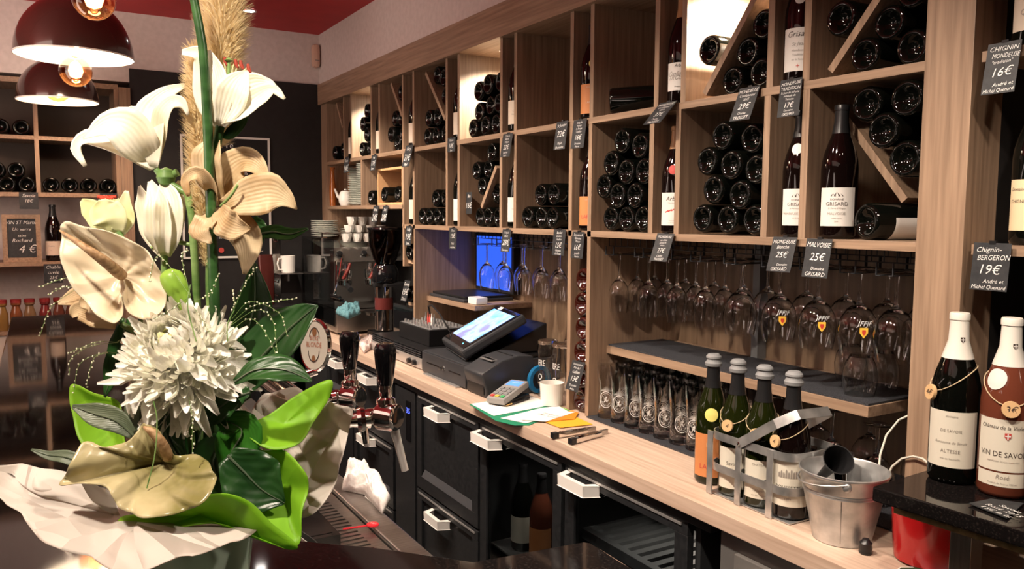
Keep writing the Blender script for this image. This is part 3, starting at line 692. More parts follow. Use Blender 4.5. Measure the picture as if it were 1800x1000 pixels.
card('price_card', (1301, 156), (1337, 151), (1282, 214), [('MONDEUSE', 1.1), ('Confidentiel', .9), ('2015', .9), ('29€', 2), ('', .3), ('Charles', .8), ('TROSSET', 1.1)], 'grey slate card tilted outwards reading Mondeuse Confidentiel 29 euro')
card('price_card', (1160, 182), (1191, 178), (1130, 220), [('MONDEUSE', 1), ('Confidentiel', .8), ('2013', .8), ('37€', 1.8), ('', .3), ('Charles', .7), ('TROSSET', 1)], 'slate card swung far outwards reading 37 euro, below the Arbin bottle')
card('price_card', (1156, 410), (1186, 411), (1142, 458), [('MONDEUSE', 1.1), ('vin Arbin', .8), ('pentes du', .7), ('coteau', .7), ('27€', 1.9), ('', .3), ('Charles', .8), ('TROSSET', 1)], 'slate card reading 27 euro at the left of the hanging glass rack')
card('price_card', (1007, 407), (1028, 408), (1003, 453), [('Domaine A', .9), ('Quincieu', .8), ('Mâcon', .8), ('16€', 2), ('', .2), ('Josselin', .8), ('Perrin', .8)], 'slate card reading 16 euro above the column of amber bottles')
card('price_card', (1009, 212), (1032, 208), (1003, 262), [('Sang de', .8), ('Pompe', .8), ('St Rouge', .8), ('Cotillon', .8), ('16€', 2), ('', .3), ('Domaine', .8), ('Perrin', .8)], 'slate card reading 16 euro under the plain orange label bottle')
card('price_card', (979, 215), (999, 212), (973, 264), [('St Joseph', 1), ('', .3), ('22€', 2), ('', .7), ('Pépin', .9), ('Domaine', .9)], 'slate card reading 22 euro under the nearly empty top cell')
card('price_card', (974, 403), (995, 405), (970, 448), [('Bandol', .9), ('Cotillon', .8), ('Vieilles', .8), ('15€', 1.9), ('Château', .8), ('du Rouet', .8)], 'slate card reading 15 euro left of the amber bottle column')
card('price_card', (884, 403), (899, 404), (880, 442), [('Crépin', .8), ('Blanc', .8), ('28€', 2), ('', .4), ('Domaine', .8)], 'slate card reading 28 euro in front of the blue screen')
card('price_card', (885, 236), (902, 232), (879, 277), [('Côte du', .8), ('Rhône', .8), ('Villages', .8), ('22€', 1.9), ('', .2), ('Jean-luc', .8), ('Rayas', .8)], 'slate card reading 22 euro right of the lit heap cell')
card('price_card', (790, 400), (803, 401), (790, 437), [('Côtes', .8), ('15€', 1.8), ('', .6), ('Paul', .9), ('Ausone', .9)], 'slate card reading 15 euro hanging over the laptop bay')
card('price_card', (787, 243), (801, 240), (790, 268), [('Mâcon', .9), ('18€', 1.7), ('Jean', .8)], 'slate card turned aside below the narrow cell left of the lit heap')
card('price_card', (714, 256), (727, 254), (706, 294), [('Givry', .9), ('', .2), ('21€', 1.8), ('Paul', .9)], 'slate card swung outwards above the grinder column')
card('price_card', (714, 397), (725, 397), (711, 431), [('Rully', .9), ('19€', 1.8), ('Dom.', .9)], 'slate card at the top of the narrow column beside the grinder')
card('price_card', (654, 273), (663, 271), (650, 300), [('Viré', .9), ('17€', 1.8), ('Dom.', .9)], 'slate card hanging above the pine crate')
card('price_card', (606, 277), (614, 276), (604, 304), [('Rosé', .9), ('14€', 1.8)], 'slate card hanging in front of the stacked plates')
card('price_card', (657, 362), (666, 362), (653, 390), [('Brut', .9), ('24€', 1.8)], 'slate card left of the pair under the crate shelf')
card('price_card', (674, 362), (683, 362), (669, 390), [('Sec', .9), ('20€', 1.8)], 'slate card right of the pair under the crate shelf')
card('price_card', (1007, 632), (1029, 634), (994, 683), [('Vermentino', .8), ('Mas de l\'', .8), ('Gallien', 1.1), ('13€', 1.9), ('', .3), ('Domaine', .8), ('Anita', .8)], 'slate card reading 13 euro standing low in the amber bottle column')
card('price_card', (820, 338), (830, 335), (822, 376), [('Bio', .9), ('', .4), ('16€', 1.6), ('', .8)], 'slate card standing inside the slanted-board cell above the blue screen', X=1.53, clip=False)
card('price_card', (712, 492), (722, 486), (704, 528), [('Gamay', .9), ('15€', 1.8), ('Dom.', .9)], 'slate card leaning low in the narrow column beside the grinder')
# ================================================================ glassware
def glass_prof(kind):
    """hollow glass, outer then inner wall, standing upright"""
    if kind == 'wine':      # height .19
        out = [(0, 0), (.030, .0005), (.031, .0015), (.012, .0035), (.0045, .008), (.0036, .03), (.0036, .072), (.006, .080), (.018, .092), (.028, .108), (.0325, .127), (.0315, .150), (.0265, .190)]
        inn = [(.0259, .190), (.0308, .150), (.0318, .127), (.0273, .109), (.017, .094), (.004, .086), (0, .0855)]
    elif kind == 'balloon':
        out = [(0, 0), (.033, .0005), (.034, .0015), (.013, .0035), (.005, .008), (.004, .03), (.004, .070), (.008, .078), (.026, .092), (.040, .115), (.0455, .140), (.0435, .168), (.0375, .200)]
        inn = [(.0368, .200), (.0427, .168), (.0447, .140), (.0392, .116), (.025, .094), (.005, .085), (0, .0845)]
    elif kind == 'beer':
        out = [(0, 0), (.027, .0005), (.0285, .003), (.0285, .03), (.026, .06), (.0265, .09), (.030, .125), (.033, .160), (.0325, .178)]
        inn = [(.0312, .178), (.0317, .160), (.0287, .125), (.0252, .09), (.0247, .06), (.0268, .03), (.026, .014), (0, .012)]
    elif kind == 'tumbler':
        out = [(0, 0), (.024, .0005), (.028, .004), (.040, .030), (.045, .058), (.043, .085), (.038, .108)]
        inn = [(.0372, .108), (.0422, .085), (.0441, .058), (.039, .031), (.026, .008), (0, .007)]
    else:                    # tall carafe glass
        out = [(0, 0), (.034, .0005), (.036, .004), (.036, .05), (.031, .09), (.029, .14), (.034, .19), (.0355, .20)]
        inn = [(.0345, .20), (.033, .19), (.028, .14), (.030, .09), (.035, .05), (.034, .014), (0, .012)]
    return out+inn
GL = {}
def glass_mesh(kind, seg=28):
    if kind not in GL: GL[kind] = MB().lathe(glass_prof(kind), seg).mesh(kind+'_glass', M_glass, ang=50)
    return GL[kind]
FLIP = Matrix.Rotation(PI, 4, 'X')
def glass(name, kind, x, y, z, label, cat, group, flip=False, s=1, mtx=None):
    M = mtx or (Matrix.Translation((x, y, z)) @ (FLIP if flip else Matrix.Identity(4)) @ Matrix.Scale(s, 4))
    return link(name, glass_mesh(kind), None, M, label, cat, group)

# wire racks under the shelves, glasses hanging by the foot
def wire_rack(y0, y1, label, nrail, ys):
    t = thing('glass_rack', label, 'rack', 'wire glass racks under the oak shelf')
    mb = MB()
    for x in (1.56, 1.79):
        for zz in (1.4785, 1.452): mb.tube([(x, y0, zz), (x, y1, zz)], .0016, 5)
    n = int((y1-y0)/.0295)
    for k in range(n+1):
        yy = y0+(y1-y0)*k/n
        mb.tube([(1.56, yy, 1.4785), (1.56, yy, 1.452)], .0013, 4)
        mb.tube([(1.79, yy, 1.4785), (1.79, yy, 1.452)], .0013, 4)
    part('wire_grid', mb, M_black, t)
    for yy in ys:
        rl = MB()
        for sgn in (-1, 1): rl.box(1.545, 1.796, yy+sgn*.0145-.0055, yy+sgn*.0145+.0055, 1.4235, 1.4250).box(1.785, 1.795, yy+sgn*.0195-.0008, yy+sgn*.0195+.0008, 1.425, 1.452).box(1.546, 1.550, yy+sgn*.0195-.0008, yy+sgn*.0195+.0008, 1.425, 1.452)
        part('rail', rl, M_dgrey, t)
    return t
def ypx(px, X, z):
    lo, hi = .5, 4.5
    for _ in range(40):
        mid = (lo+hi)/2; p = V((X, mid, z))-CAM
        q = 900+FPX*p.dot(CR)/p.dot(CF)
        if q > px: lo = mid
        else: hi = mid
    return lo
hang_y = [ypx(px, 1.585, 1.40) for px in (1088, 1140, 1190, 1240)]
hang_yb = [ypx(px, 1.585, 1.40) for px in (1300, 1368, 1436, 1508, 1573)]
wire_rack(1.0, 2.055, 'black wire glass rack with stemmed glasses hanging in the wide bay', 9, hang_y+hang_yb)
WORDS = ['front', 'second', 'third']
g0 = 'clear wine glasses hanging upside down in the wide bay'
for i, yy in enumerate(hang_y):
    for k in range(3):
        glass('wine_glass', 'wine', 1.587+.073*k, yy, 1.4306, 'wine glass hanging in the wide bay, %s row, %s from the left' % (WORDS[k], ('first', 'second', 'third', 'fourth')[i]), 'glass', g0, True)
crest = None
for i, yy in enumerate(hang_yb):
    for k in range(2 if i < 5 else 1):
        o = glass('balloon_glass', 'balloon', 1.592+.100*k, yy, 1.4306, 'large balloon glass hanging upside down, %s row, %s from the post' % (WORDS[k], ('fifth', 'fourth', 'third', 'second', 'first')[i]), 'glass', 'large balloon glasses hanging by the post', True, .97)
        if k == 0 and 0 < i < 4:
            # small printed crest: gold shield with red border and white scribbled name
            for nm, pts, off, mm in (('crest', [(-.009, .012), (.009, .012), (.009, 0), (0, -.012), (-.009, 0)], .0006, mat('crest_gold', (.85, .50, .06), .5)),
                                     ('crest_centre', [(-.004, .007), (.004, .007), (.004, 0), (0, -.006), (-.004, 0)], .0009, mat('crest_red', (.55, .05, .03), .5))):
                mb = MB(); vs = []
                for x, zz in pts:
                    a = math.atan2(-1.25, -1.585)+.25+x/.045
                    vs.append((.0458*math.cos(a)*(1+off*10), -.0458*math.sin(a)*(1+off*10), .142-zz))
                part(nm, mb.add(vs, [tuple(range(len(pts)))]), mm, o, smooth=False)
            mb = MB(); write(mb, 'JFFJF', .011, .032, lambda x, y: V((.0463*math.cos(math.atan2(-1.25, -1.585)+.25+x/.045), -.0463*math.sin(math.atan2(-1.25, -1.585)+.25+x/.045), .126-y)), .3)
            part('print', mb, M_chalk, o, smooth=False)
ly = [ypx(px, 1.60, 1.40) for px in (856, 889, 922, 953, 984)]
wire_rack(2.24, 3.0, 'black wire glass rack over the laptop bay, left of the amber bottles', 5, ly)
for i, yy in enumerate(ly):
    for k in range(2):
        glass('wine_glass', 'wine', 1.60+.075*k, yy, 1.4306, 'wine glass hanging before the blue screen, %s row, %s from the left' % (WORDS[k], ('first', 'second', 'third', 'fourth', 'fifth')[i]), 'glass', 'clear wine glasses hanging in the laptop bay', True)

# beer glasses on the mat, frosted print on the side
M_frost = mat('frosted_print', (.80, .79, .76), .6, alpha=1)
def frost_mesh():
    mb = MB()
    def P(a, z):
        pr_ = glass_prof('beer')[:9]; r = .03
        for (r0, z0), (r1, z1) in zip(pr_, pr_[1:]):
            if z0 <= z <= z1 and z1 > z0: r = r0+(r1-r0)*(z-z0)/(z1-z0)
        r += .0005; return (-r*math.cos(a), -r*math.sin(a), z)
    for cz, R0, R1, n in ((.062, .021, .0225, 22), (.062, .0165, .0172, 22)):
        vs = []
        for k in range(n):
            t_ = 2*PI*k/n
            for rr in (R0, R1): vs.append(P(rr*math.cos(t_)/.028, cz+rr*math.sin(t_)*1.15))
        mb.add(vs, [(2*k, 2*((k+1) % n), 2*((k+1) % n)+1, 2*k+1) for k in range(n)])
    r2 = random.Random(3)
    for k in range(46):         # hop leaves and bird shapes of the engraving
        a = r2.uniform(0, 2*PI); q = r2.uniform(0, .0155); cx, cz = q*math.cos(a)/.028, .062+q*math.sin(a)*1.15
        s_ = r2.uniform(.0012, .0026); ph = r2.uniform(0, 6)
        mb.add([P(cx+s_*math.cos(ph+j*PI/2)/.028*(1 if j % 2 else .5), cz+s_*math.sin(ph+j*PI/2)*(1 if j % 2 else .5)) for j in range(4)], [(0, 1, 2, 3)])
    for k in range(16):         # pointed top of the print
        x0 = -.018+k*.0023; hh = .03*(1-abs(x0)/.019)
        mb.add([P(x0/.028, .088), P((x0+.0012)/.028, .088), P((x0+.0006)/.028, .09+hh*.6)], [(0, 1, 2)])
    return mb.mesh('engraving', M_frost, False)
FM = frost_mesh()
n_ = 0
for k in range(4):
    for i in range(8 if k < 3 else 7):
        X = 1.54+.074*k; Y = 2.030-.0675*i+.006*(k % 2)
        if X > 1.80: continue
        o = glass('beer_glass', 'beer', X, Y, .9092, 'tall beer glass on the black mat, %s row, number %s from the left' % (('front', 'second', 'third', 'rear')[k], ('one', 'two', 'three', 'four', 'five', 'six', 'seven', 'eight')[i]), 'glass', 'tall beer glasses in rows on the black mat')
        if k < 2:
            f = link('engraving', FM, o, Matrix.Rotation(rnd.uniform(.4, 1.2), 4, 'Z'))
# tumblers standing mouth-down on the right of the low shelf
for k, (x, y) in enumerate(((1.64, 1.195), (1.735, 1.205), (1.66, 1.30), (1.76, 1.31))):
    if k == 2: continue
    glass('balloon_tumbler', 'tumbler', x, y, 1.1365+.108*.88, ('big round glass upside down at the front corner of the low shelf', 'big round glass upside down behind the front one near the post', '', 'big round glass upside down at the back of the low shelf')[k], 'glass', 'big round glasses on the low shelf', True, .88)
# stemmed glasses mouth-down on the mat near the post
for k, (x, y, s) in enumerate(((1.60, 1.42, 1.0), (1.70, 1.35, 1.0), (1.60, 1.235, 1.05), (1.72, 1.22, 1.05), (1.60, 1.115, 1), (1.74, 1.10, 1))):
    glass('stemmed_glass', 'balloon', x, y, .9095+.2*.9*s, 'stemmed glass standing mouth-down behind the bottle carrier, %s' % ('farthest left', 'left at the back', 'middle front', 'middle back', 'right front by the post', 'right back by the post')[k], 'glass', 'stemmed glasses mouth-down on the mat', True, .9*s)
# three tall printed glasses beside the receipt printer
for k, (x, y) in enumerate(((1.555, 2.40), (1.56, 2.315), (1.64, 2.36))):
    o = glass('tall_glass', 'tall', x, y, .905+.2, 'tall glass upside down %s, beside the amber bottle column' % ('at the left', 'at the right', 'behind the other two')[k], 'glass', 'three tall glasses upside down by the printer', True)
    if k < 2:
        mb = MB()
        for j, tx in enumerate(('BIERE', 'O')):
            write(mb, tx, .022, .045, lambda x_, y_: V((-(.0335)*math.cos(x_/.033), (.0335)*math.sin(x_/.033), .09+.05*j-y_)), .1)
        part('print', mb, M_frost, o, smooth=False)

# ================================================================ things on the worktop, middle
ZW = .9045
# black monitor with blue picture at the back of the bay
t = thing('wall_monitor', 'black-framed screen glowing blue behind the hanging glasses', 'monitor')
a = on(838, 425, 'X', 1.80); b = on(900, 500, 'X', 1.80)
part('frame', MB().box(1.80, 1.83, a.y+.012, b.y-.012, 1.195, 1.462), M_black, t, bevel=.003)
bl = mat('blue_picture', (.01, .03, .2), .4, emit=(.03, .12, .85), es=1.0)
part('picture', MB().box(1.797, 1.7995, a.y-.006, b.y+.006, 1.21, 1.448), bl, t)
# laptop and white box on the low shelf
t = thing('laptop', 'closed black laptop with a sloping front on the small oak shelf', 'laptop')
part('lid', MB().prism([(1.575, 3.42), (1.80, 3.42), (1.80, 3.09), (1.575, 3.09)], 1.184, 1.194), M_black, t, bevel=.003)
part('body', MB().prism([(1.566, 3.435), (1.81, 3.435), (1.81, 3.08), (1.566, 3.08)], 1.170, 1.183), M_dgrey, t, bevel=.003)
solid('charger_box', MB().box(1.575, 1.63, 2.985, 3.062, 1.1695, 1.199), M_white, 'small white box beside the laptop on the oak shelf', 'box', bevel=.003)
# POS terminal
def pos():
    t = thing('cash_terminal', 'black touch-screen till leaning back with a bright blue picture', 'till')
    c = V((1.50, 2.83, 0))
    F_ = Matrix.Translation((1.522, 2.80, 1.074)) @ Matrix.Rotation(R(-12), 4, 'Z') @ Matrix.Rotation(R(-28), 4, 'Y')
    # local x = up along the screen away from the user, y = left, z = screen normal
    part('base', MB().prism([(1.44, 2.97), (1.72, 2.97), (1.72, 2.63), (1.44, 2.63)], .998, 1.012), M_black, t, bevel=.004)
    part('stand', MB().add([(1.46, 2.92, 1.012), (1.72, 2.92, 1.012), (1.72, 2.66, 1.012), (1.46, 2.66, 1.012), (1.50, 2.92, 1.03), (1.72, 2.92, 1.125), (1.72, 2.66, 1.125), (1.50, 2.66, 1.03)],
        [(0, 3, 2, 1), (4, 5, 6, 7), (0, 1, 5, 4), (1, 2, 6, 5), (2, 3, 7, 6), (3, 0, 4, 7)]), M_black, t, bevel=.006)
    hs = part('housing', MB().box(-.145, .135, -.165, .165, .0, .038, F_), M_dgrey, t, bevel=.010)
    part('bezel', MB().box(-.13, .125, -.152, .152, .0385, .0405, F_), M_blackg, hs)
    sc = mat('till_picture', (.1, .2, .6), .3, emit=(.25, .45, 1), es=1.5); nt, b_ = nodes(sc); Lk = nt.links.new
    tc = nt.nodes.new('ShaderNodeTexCoord'); nz = nt.nodes.new('ShaderNodeTexNoise'); nz.inputs['Scale'].default_value = 9; nz.inputs['Detail'].default_value = 2
    cr = nt.nodes.new('ShaderNodeValToRGB'); E_ = cr.color_ramp.elements; E_[0].position = .38; E_[0].color = (.10, .45, .85, 1); E_[1].position = .62; E_[1].color = (.22, .12, .62, 1)
    e = cr.color_ramp.elements.new(.5); e.color = (.42, .62, .95, 1)
    Lk(tc.outputs['Object'], nz.inputs[0]); Lk(nz.outputs[0], cr.inputs[0]); Lk(cr.outputs[0], b_.inputs['Emission Color'])
    part('screen', MB().box(-.095, .105, -.132, .132, .0407, .0412, F_), sc, hs)
    part('power_light', MB().lathe([(0, .0418), (.003, .0415), (.003, .041)], 10, F_ @ Matrix.Translation((-.113, -.09, 0))), mat('led_blue', (0, .2, 1), emit=(.05, .35, 1), es=12), hs)
    part('sticker', MB().box(.11, .128, .06, .10, .0407, .0412, F_), M_paper, hs)
    part('front_lip', MB().box(-.146, -.115, -.15, .15, -.008, .0, F_), M_dgrey, hs, bevel=.003)
pos()
t = thing('cash_box', 'charcoal cash drawer with a key in its lock under the till', 'cash drawer')
part('body', MB().box(1.345, 1.75, 2.615, 3.02-.005, ZW, .996), M_dgrey, t, bevel=.004)
fp = part('front_plate', MB().box(1.338, 1.344, 2.62, 3.01, ZW+.004, .99), M_dgrey, t, bevel=.002)
part('slot', MB().box(1.3372, 1.3379, 2.66, 2.76, .950, .954), M_blackg, fp)
part('lock', MB().lathe([(.008, 0), (.008, .006), (0, .007)], 12, Matrix.Translation((1.338, 2.80, .955)) @ Matrix.Rotation(R(-90), 4, 'Y')), M_chrome, fp)
part('slot', MB().box(1.3372, 1.3379, 2.85, 2.96, .950, .954), M_blackg, fp)
k = part('key', MB().lathe([(0, 0), (.009, .0005), (.009, .002), (0, .0025)], 12, Matrix.Translation((1.318, 2.79, .957)) @ Matrix.Rotation(R(90), 4, 'X')).box(1.32, 1.331, 2.789, 2.791, .955, .958), M_chrome, t)
part('clear_tray', MB().box(1.318, 1.337, 2.66, 2.96, ZW, ZW+.006), M_alu, t, bevel=.001)
# receipt printer
t = thing('receipt_printer', 'black rounded receipt printer between the till and the card reader', 'printer')
pf = [(1.335, .905), (1.335, .935), (1.318, .985), (1.322, .995), (1.40, 1.034), (1.47, 1.047), (1.53, 1.040), (1.56, .905)]
M_ = Matrix.Translation((0, 2.60, 0)) @ Matrix.Rotation(R(90), 4, 'X')
part('body', MB().prism(pf, 0, .145, M_), M_dgrey, t, bevel=.006)
part('paper_slot', MB().box(1.372, 1.398, 2.485, 2.57, 1.028, 1.033, Matrix.Translation((0, 0, 0))), M_alu, t, bevel=.001)
part('slot_mouth', MB().box(1.377, 1.393, 2.49, 2.565, 1.0331, 1.0336), M_blackg, t)
part('front_cover', MB().box(1.330, 1.336, 2.465, 2.59, .915, .965), M_black, t, bevel=.002)
part('lid_seam', MB().box(1.45, 1.452, 2.47, 2.585, 1.0435, 1.046), M_black, t)
# card reader
t = thing('card_reader', 'small grey card reader with a blue display on its black cradle', 'card reader')
A_ = Matrix.Translation((1.380, 2.378, .9256)) @ Matrix.Rotation(R(28), 4, 'Z') @ Matrix.Rotation(R(-12), 4, 'Y')
part('cradle', MB().box(-.075, .09, -.035, .035, -.018, -.004, Matrix.Translation((1.380, 2.378, .9256)) @ Matrix.Rotation(R(28), 4, 'Z')), M_black, t, bevel=.005)
hb = part('body', MB().box(-.082, .085, -.037, .037, 0.002, .026, A_), mat('reader_grey', (.30, .29, .28), .35), t, bevel=.006)
part('display', MB().box(.03, .070, -.026, .026, .0262, .0267, A_), mat('reader_lcd', (.05, .15, .6), emit=(.10, .25, .95), es=1.3), hb)
mb = MB(); write(mb, 'PRET', .008, .04, lambda x, y: A_ @ V((.05+y, -x, .0270))); part('display_text', mb, M_chalk, hb, smooth=False)
for i in range(4):
    for j in range(3):
        cm = M_rubber
        if i == 0: cm = (mat('key_red', (.5, .05, .04), .5), mat('key_yellow', (.55, .45, .08), .5), mat('key_green', (.05, .35, .12), .5))[2-j]
        part('key', MB().box(-.072+i*.022, -.057+i*.022, -.027+j*.02, -.013+j*.02, .026, .0285, A_), cm, hb)
solid('tape_roll', MB().lathe([(.036, -.008), (.050, -.008), (.050, .008), (.036, .008), (.036, -.008)], 28, Matrix.Translation((1.548, 2.4445, ZW+.0505)) @ Matrix.Rotation(R(8), 4, 'Z') @ Matrix.Rotation(R(90), 4, 'X')),
      mat('blue_tape', (.01, .16, .36), .5), 'blue roll standing on edge behind the card reader', 'tape')
# white pot, papers, pen, folder, orange leaflets
solid('white_pot', MB().lathe([(0, .001), (.037, 0), (.042, .075), (.039, .075), (.035, .004), (0, .004)], 28, T(1.485, 2.265, .9083)), M_porc, 'plain white pot on the papers in front of the amber bottle column', 'pot')
def sheet(name, pix, z, th, m, label, cat, group=None, z0=None):
    pts = [on(x, y, 'Z', z) for x, y in pix]
    for p in pts: p.x = min(p.x, 1.493)
    mb = MB().prism([(p.x, p.y) for p in pts], z, z+th)
    return solid(name, mb, m, label, cat, group, smooth=False)
sheet('green_folder', [(825, 711), (872, 740), (905, 748), (930, 748), (960, 735), (1018, 722), (1010, 708), (975, 698), (912, 695)], ZW, .0012, M_greencard, 'green cardboard folder lying under the white papers', 'folder')
sheet('paper_sheet', [(828, 710), (868, 731), (948, 716), (990, 708), (930, 694)], ZW+.0016, .0006, M_paper, 'blank white sheet on top of the green folder', 'paper')
sheet('paper_sheet', [(880, 735), (925, 744), (1000, 724), (985, 713), (948, 718)], ZW+.0026, .0006, M_paper, 'white sheet nearer the worktop edge on the green folder', 'paper')
sheet('orange_leaflet', [(955, 741), (1010, 737), (1030, 724), (1018, 720), (960, 732)], ZW+.0040, .0012, M_orangep, 'stack of orange leaflets partly under the flyer', 'leaflet')
sheet('orange_leaflet', [(958, 742), (985, 752), (1042, 746), (1012, 733)], ZW+.0020, .0008, M_yellowp, 'loose yellow-orange leaflet nearest the corkscrews', 'leaflet')
sheet('printed_flyer', [(915, 738), (960, 741), (1012, 724), (965, 722)], ZW+.0056, .0006, M_paper, 'white flyer printed with grey lettering on the orange leaflets', 'flyer')
mb = MB()
p = on(962, 731, 'Z', ZW+.007)
for k_, tx in enumerate(('MARCHE', 'DES VINS')):
    write(mb, tx, .014, .09, lambda x, y: p+V((-.018+.022*k_, 0, 0))*-1+V((.35*y*2+.25*x, -x, 0)))
part('print', mb, M_inkg, bpy.data.objects['printed_flyer'], smooth=False)
sheet('green_note', [(1000, 722), (1018, 720), (1010, 710), (985, 712)], ZW+.0018, .0008, mat('lime_note', (.25, .55, .10), .6), 'small green note beside the white pot', 'note')
a, b = on(888, 713, 'Z', ZW+.0078), on(930, 699, 'Z', ZW+.0078)
t = thing('pen', 'black ballpoint pen lying on the white sheet', 'pen')
part('barrel', MB().tube([a.lerp(b, .25), b], .0042, 10), M_black, t)
part('tip', MB().tube([a, a.lerp(b, .25)], [.001, .004], 10), mat('brass', (.75, .5, .2), .25, 1), t)
# two waiter's corkscrews
def cork_opener(a, b, label, up):
    a = on(*a, 'Z', ZW+.008); b = on(*b, 'Z', ZW+.008)
    t = thing('corkscrew', label, 'corkscrew', 'waiter\'s corkscrews on the worktop')
    M_ = Matrix.Translation(a) @ Matrix.Rotation(math.atan2(b.y-a.y, b.x-a.x), 4, 'Z'); Lg = (b-a).length
    part('handle', MB().prism([(0, -.008), (Lg*.75, -.006), (Lg*.78, .004), (Lg*.3, .009), (0, .006)], -.006, .008, M_), M_chrome, t, bevel=.0015)
    part('lever', MB().prism([(Lg*.35, .010), (Lg, .006), (Lg, .013), (Lg*.35, .018)], -.005, .006, M_), M_steel, t, bevel=.001)
    part('grip', MB().box(-.008, .012, -.009, .008, -.0065, .010, M_), M_black, t, bevel=.001)
    part('worm', MB().tube([(M_ @ V((Lg*.1+.0016*i, .013+.003*math.cos(i*.9), .003+.003*math.sin(i*.9)))) for i in range(22)], .0011, 5), M_chrome, t)
    part('hinge', MB().lathe([(0, .0095), (.004, .009), (.004, -.007), (0, -.0075)], 12, M_ @ Matrix.Translation((Lg*.72, 0, 0))), M_chrome, t)
cork_opener((974, 766), (1050, 754), 'chrome corkscrew with black grip behind the other', 1)
cork_opener((1005, 776), (1072, 758), 'chrome corkscrew nearer the worktop edge', 0)

# amplifier, box with power leads, monitor, cloths
t = thing('amplifier', 'flat silver-fronted amplifier with two black knobs and a vent grille', 'amplifier')
part('body', MB().box(1.355, 1.492, 3.035, 3.62, ZW+.004, .985).box(1.492, 1.62, 3.035, 3.44, ZW+.004, .985), M_black, t, bevel=.002)
fp = part('front_panel', MB().box(1.348, 1.354, 3.035, 3.62, ZW+.004, .952), M_alu, t, bevel=.001)
for yy in (3.10, 3.155):
    part('knob', MB().lathe([(.0125, 0), (.0115, .014), (0, .015)], 16, Matrix.Translation((1.348, yy, .928)) @ Matrix.Rotation(R(-90), 4, 'Y')), M_black, fp)
mb = MB(); write(mb, 'POWER', .008, .05, lambda x, y: V((1.3475, 3.30-x, .936+y))); part('lettering', mb, M_ink, fp, smooth=False)
gr = part('grille_back', MB().box(1.350, 1.3545, 3.045, 3.61, .954, .984), M_blackg, t)
for k in range(3): part('grille_bar', MB().box(1.3475, 1.3505, 3.045, 3.61, .958+.009*k, .961+.009*k), M_dgrey, gr)
for k in range(14): part('grille_bar', MB().box(1.3475, 1.3505, 3.06+.04*k, 3.063+.04*k, .955, .983), M_dgrey, gr)
part('foot', MB().box(1.36, 1.38, 3.05, 3.08, ZW, ZW+.004).box(1.36, 1.38, 3.58, 3.61, ZW, ZW+.004), M_black, t)
t = thing('equipment_box', 'black mixer unit with rows of silver knobs and red and white plugs on top', 'mixer')
part('body', MB().box(1.42, 1.62, 3.12, 3.45, .9855, 1.055), M_black, t, bevel=.003)
pn = part('top_panel', MB().box(1.425, 1.615, 3.125, 3.445, 1.0555, 1.058), M_grey, t)
for i in range(4):
    for j in range(9):
        part('knob', MB().lathe([(.006, 0), (.0052, .013), (0, .0135)], 8, T(1.44+.042*i, 3.15+.034*j, 1.058)), M_alu, pn)
for k, (yy, mm) in enumerate(((3.24, M_grey), (3.265, M_white), (3.285, M_inkr), (3.305, M_inkr), (3.33, M_grey))):
    part('plug', MB().lathe([(.0055, 0), (.0055, .028), (.003, .034), (.002, .05), (0, .05)], 8, T(1.50, yy, 1.058)), mm, t)
part('cable', MB().tube([V((1.50, 3.285, 1.105)), V((1.49, 3.28, 1.14)), V((1.48, 3.22, 1.15)), V((1.48, 3.14, 1.12)), V((1.50, 3.08, 1.05)), V((1.58, 3.06, 1.02)), V((1.68, 3.05, .96))], .004, 8), M_black, t)
t = thing('black_monitor', 'black monitor frame standing behind the mixer unit', 'monitor')
part('frame', MB().box(1.50, 1.515, 3.47, 3.72, .93, 1.11).box(1.497, 1.58, 3.56, 3.64, ZW, .912).box(1.515, 1.53, 3.58, 3.62, .912, 1.0), M_black, t, bevel=.003)
part('screen', MB().box(1.497, 1.4995, 3.485, 3.705, .945, 1.095), M_blackg, t)
def crumple(name, pix, z0, hgt, m, label, cat, n=14, seed=1, amp=1.0):
    """soft folded cloth: a closed lump with folds, resting at z0"""
    c = [on(x, y, 'Z', z0) for x, y in pix]; cc = sum(c, V())/len(c); r3 = random.Random(seed)
    vs = []; K = 8; S = 40
    from mathutils import noise
    def rim(a):
        i = a/(2*PI)*len(c); k = int(i) % len(c); f = i-int(i); return c[k].lerp(c[(k+1) % len(c)], f)
    for j in range(K+1):
        u = j/K
        for s in range(S):
            p = rim(2*PI*s/S); q = cc.lerp(p, math.sin(u*PI/2))
            h_ = hgt*math.cos(u*PI/2)**.6
            nn = noise.noise(V((q.x*38+seed, q.y*38, u*2)))*amp
            vs.append(V((q.x, q.y, z0+.001+max(0, h_*(1+.8*nn)+.006*(1-u)*nn))))
    fs = [(j*S+s, j*S+(s+1) % S, (j+1)*S+(s+1) % S, (j+1)*S+s) for j in range(K) for s in range(S)]
    fs.append(tuple(K*S+s for s in range(S)))
    return solid(name, MB().add(vs, fs), m, label, cat, ang=180)
M_napkin = noisy('pink_check_cloth', (.62, .45, .42), (.78, .70, .66), (1, 1, 1), 60, .8, 3)
crumple('folded_napkin', [(630, 608), (650, 594), (664, 600), (655, 612), (640, 622)], ZW, .03, M_napkin, 'pinkish folded napkin at the far end of the worktop edge', 'napkin', seed=4)
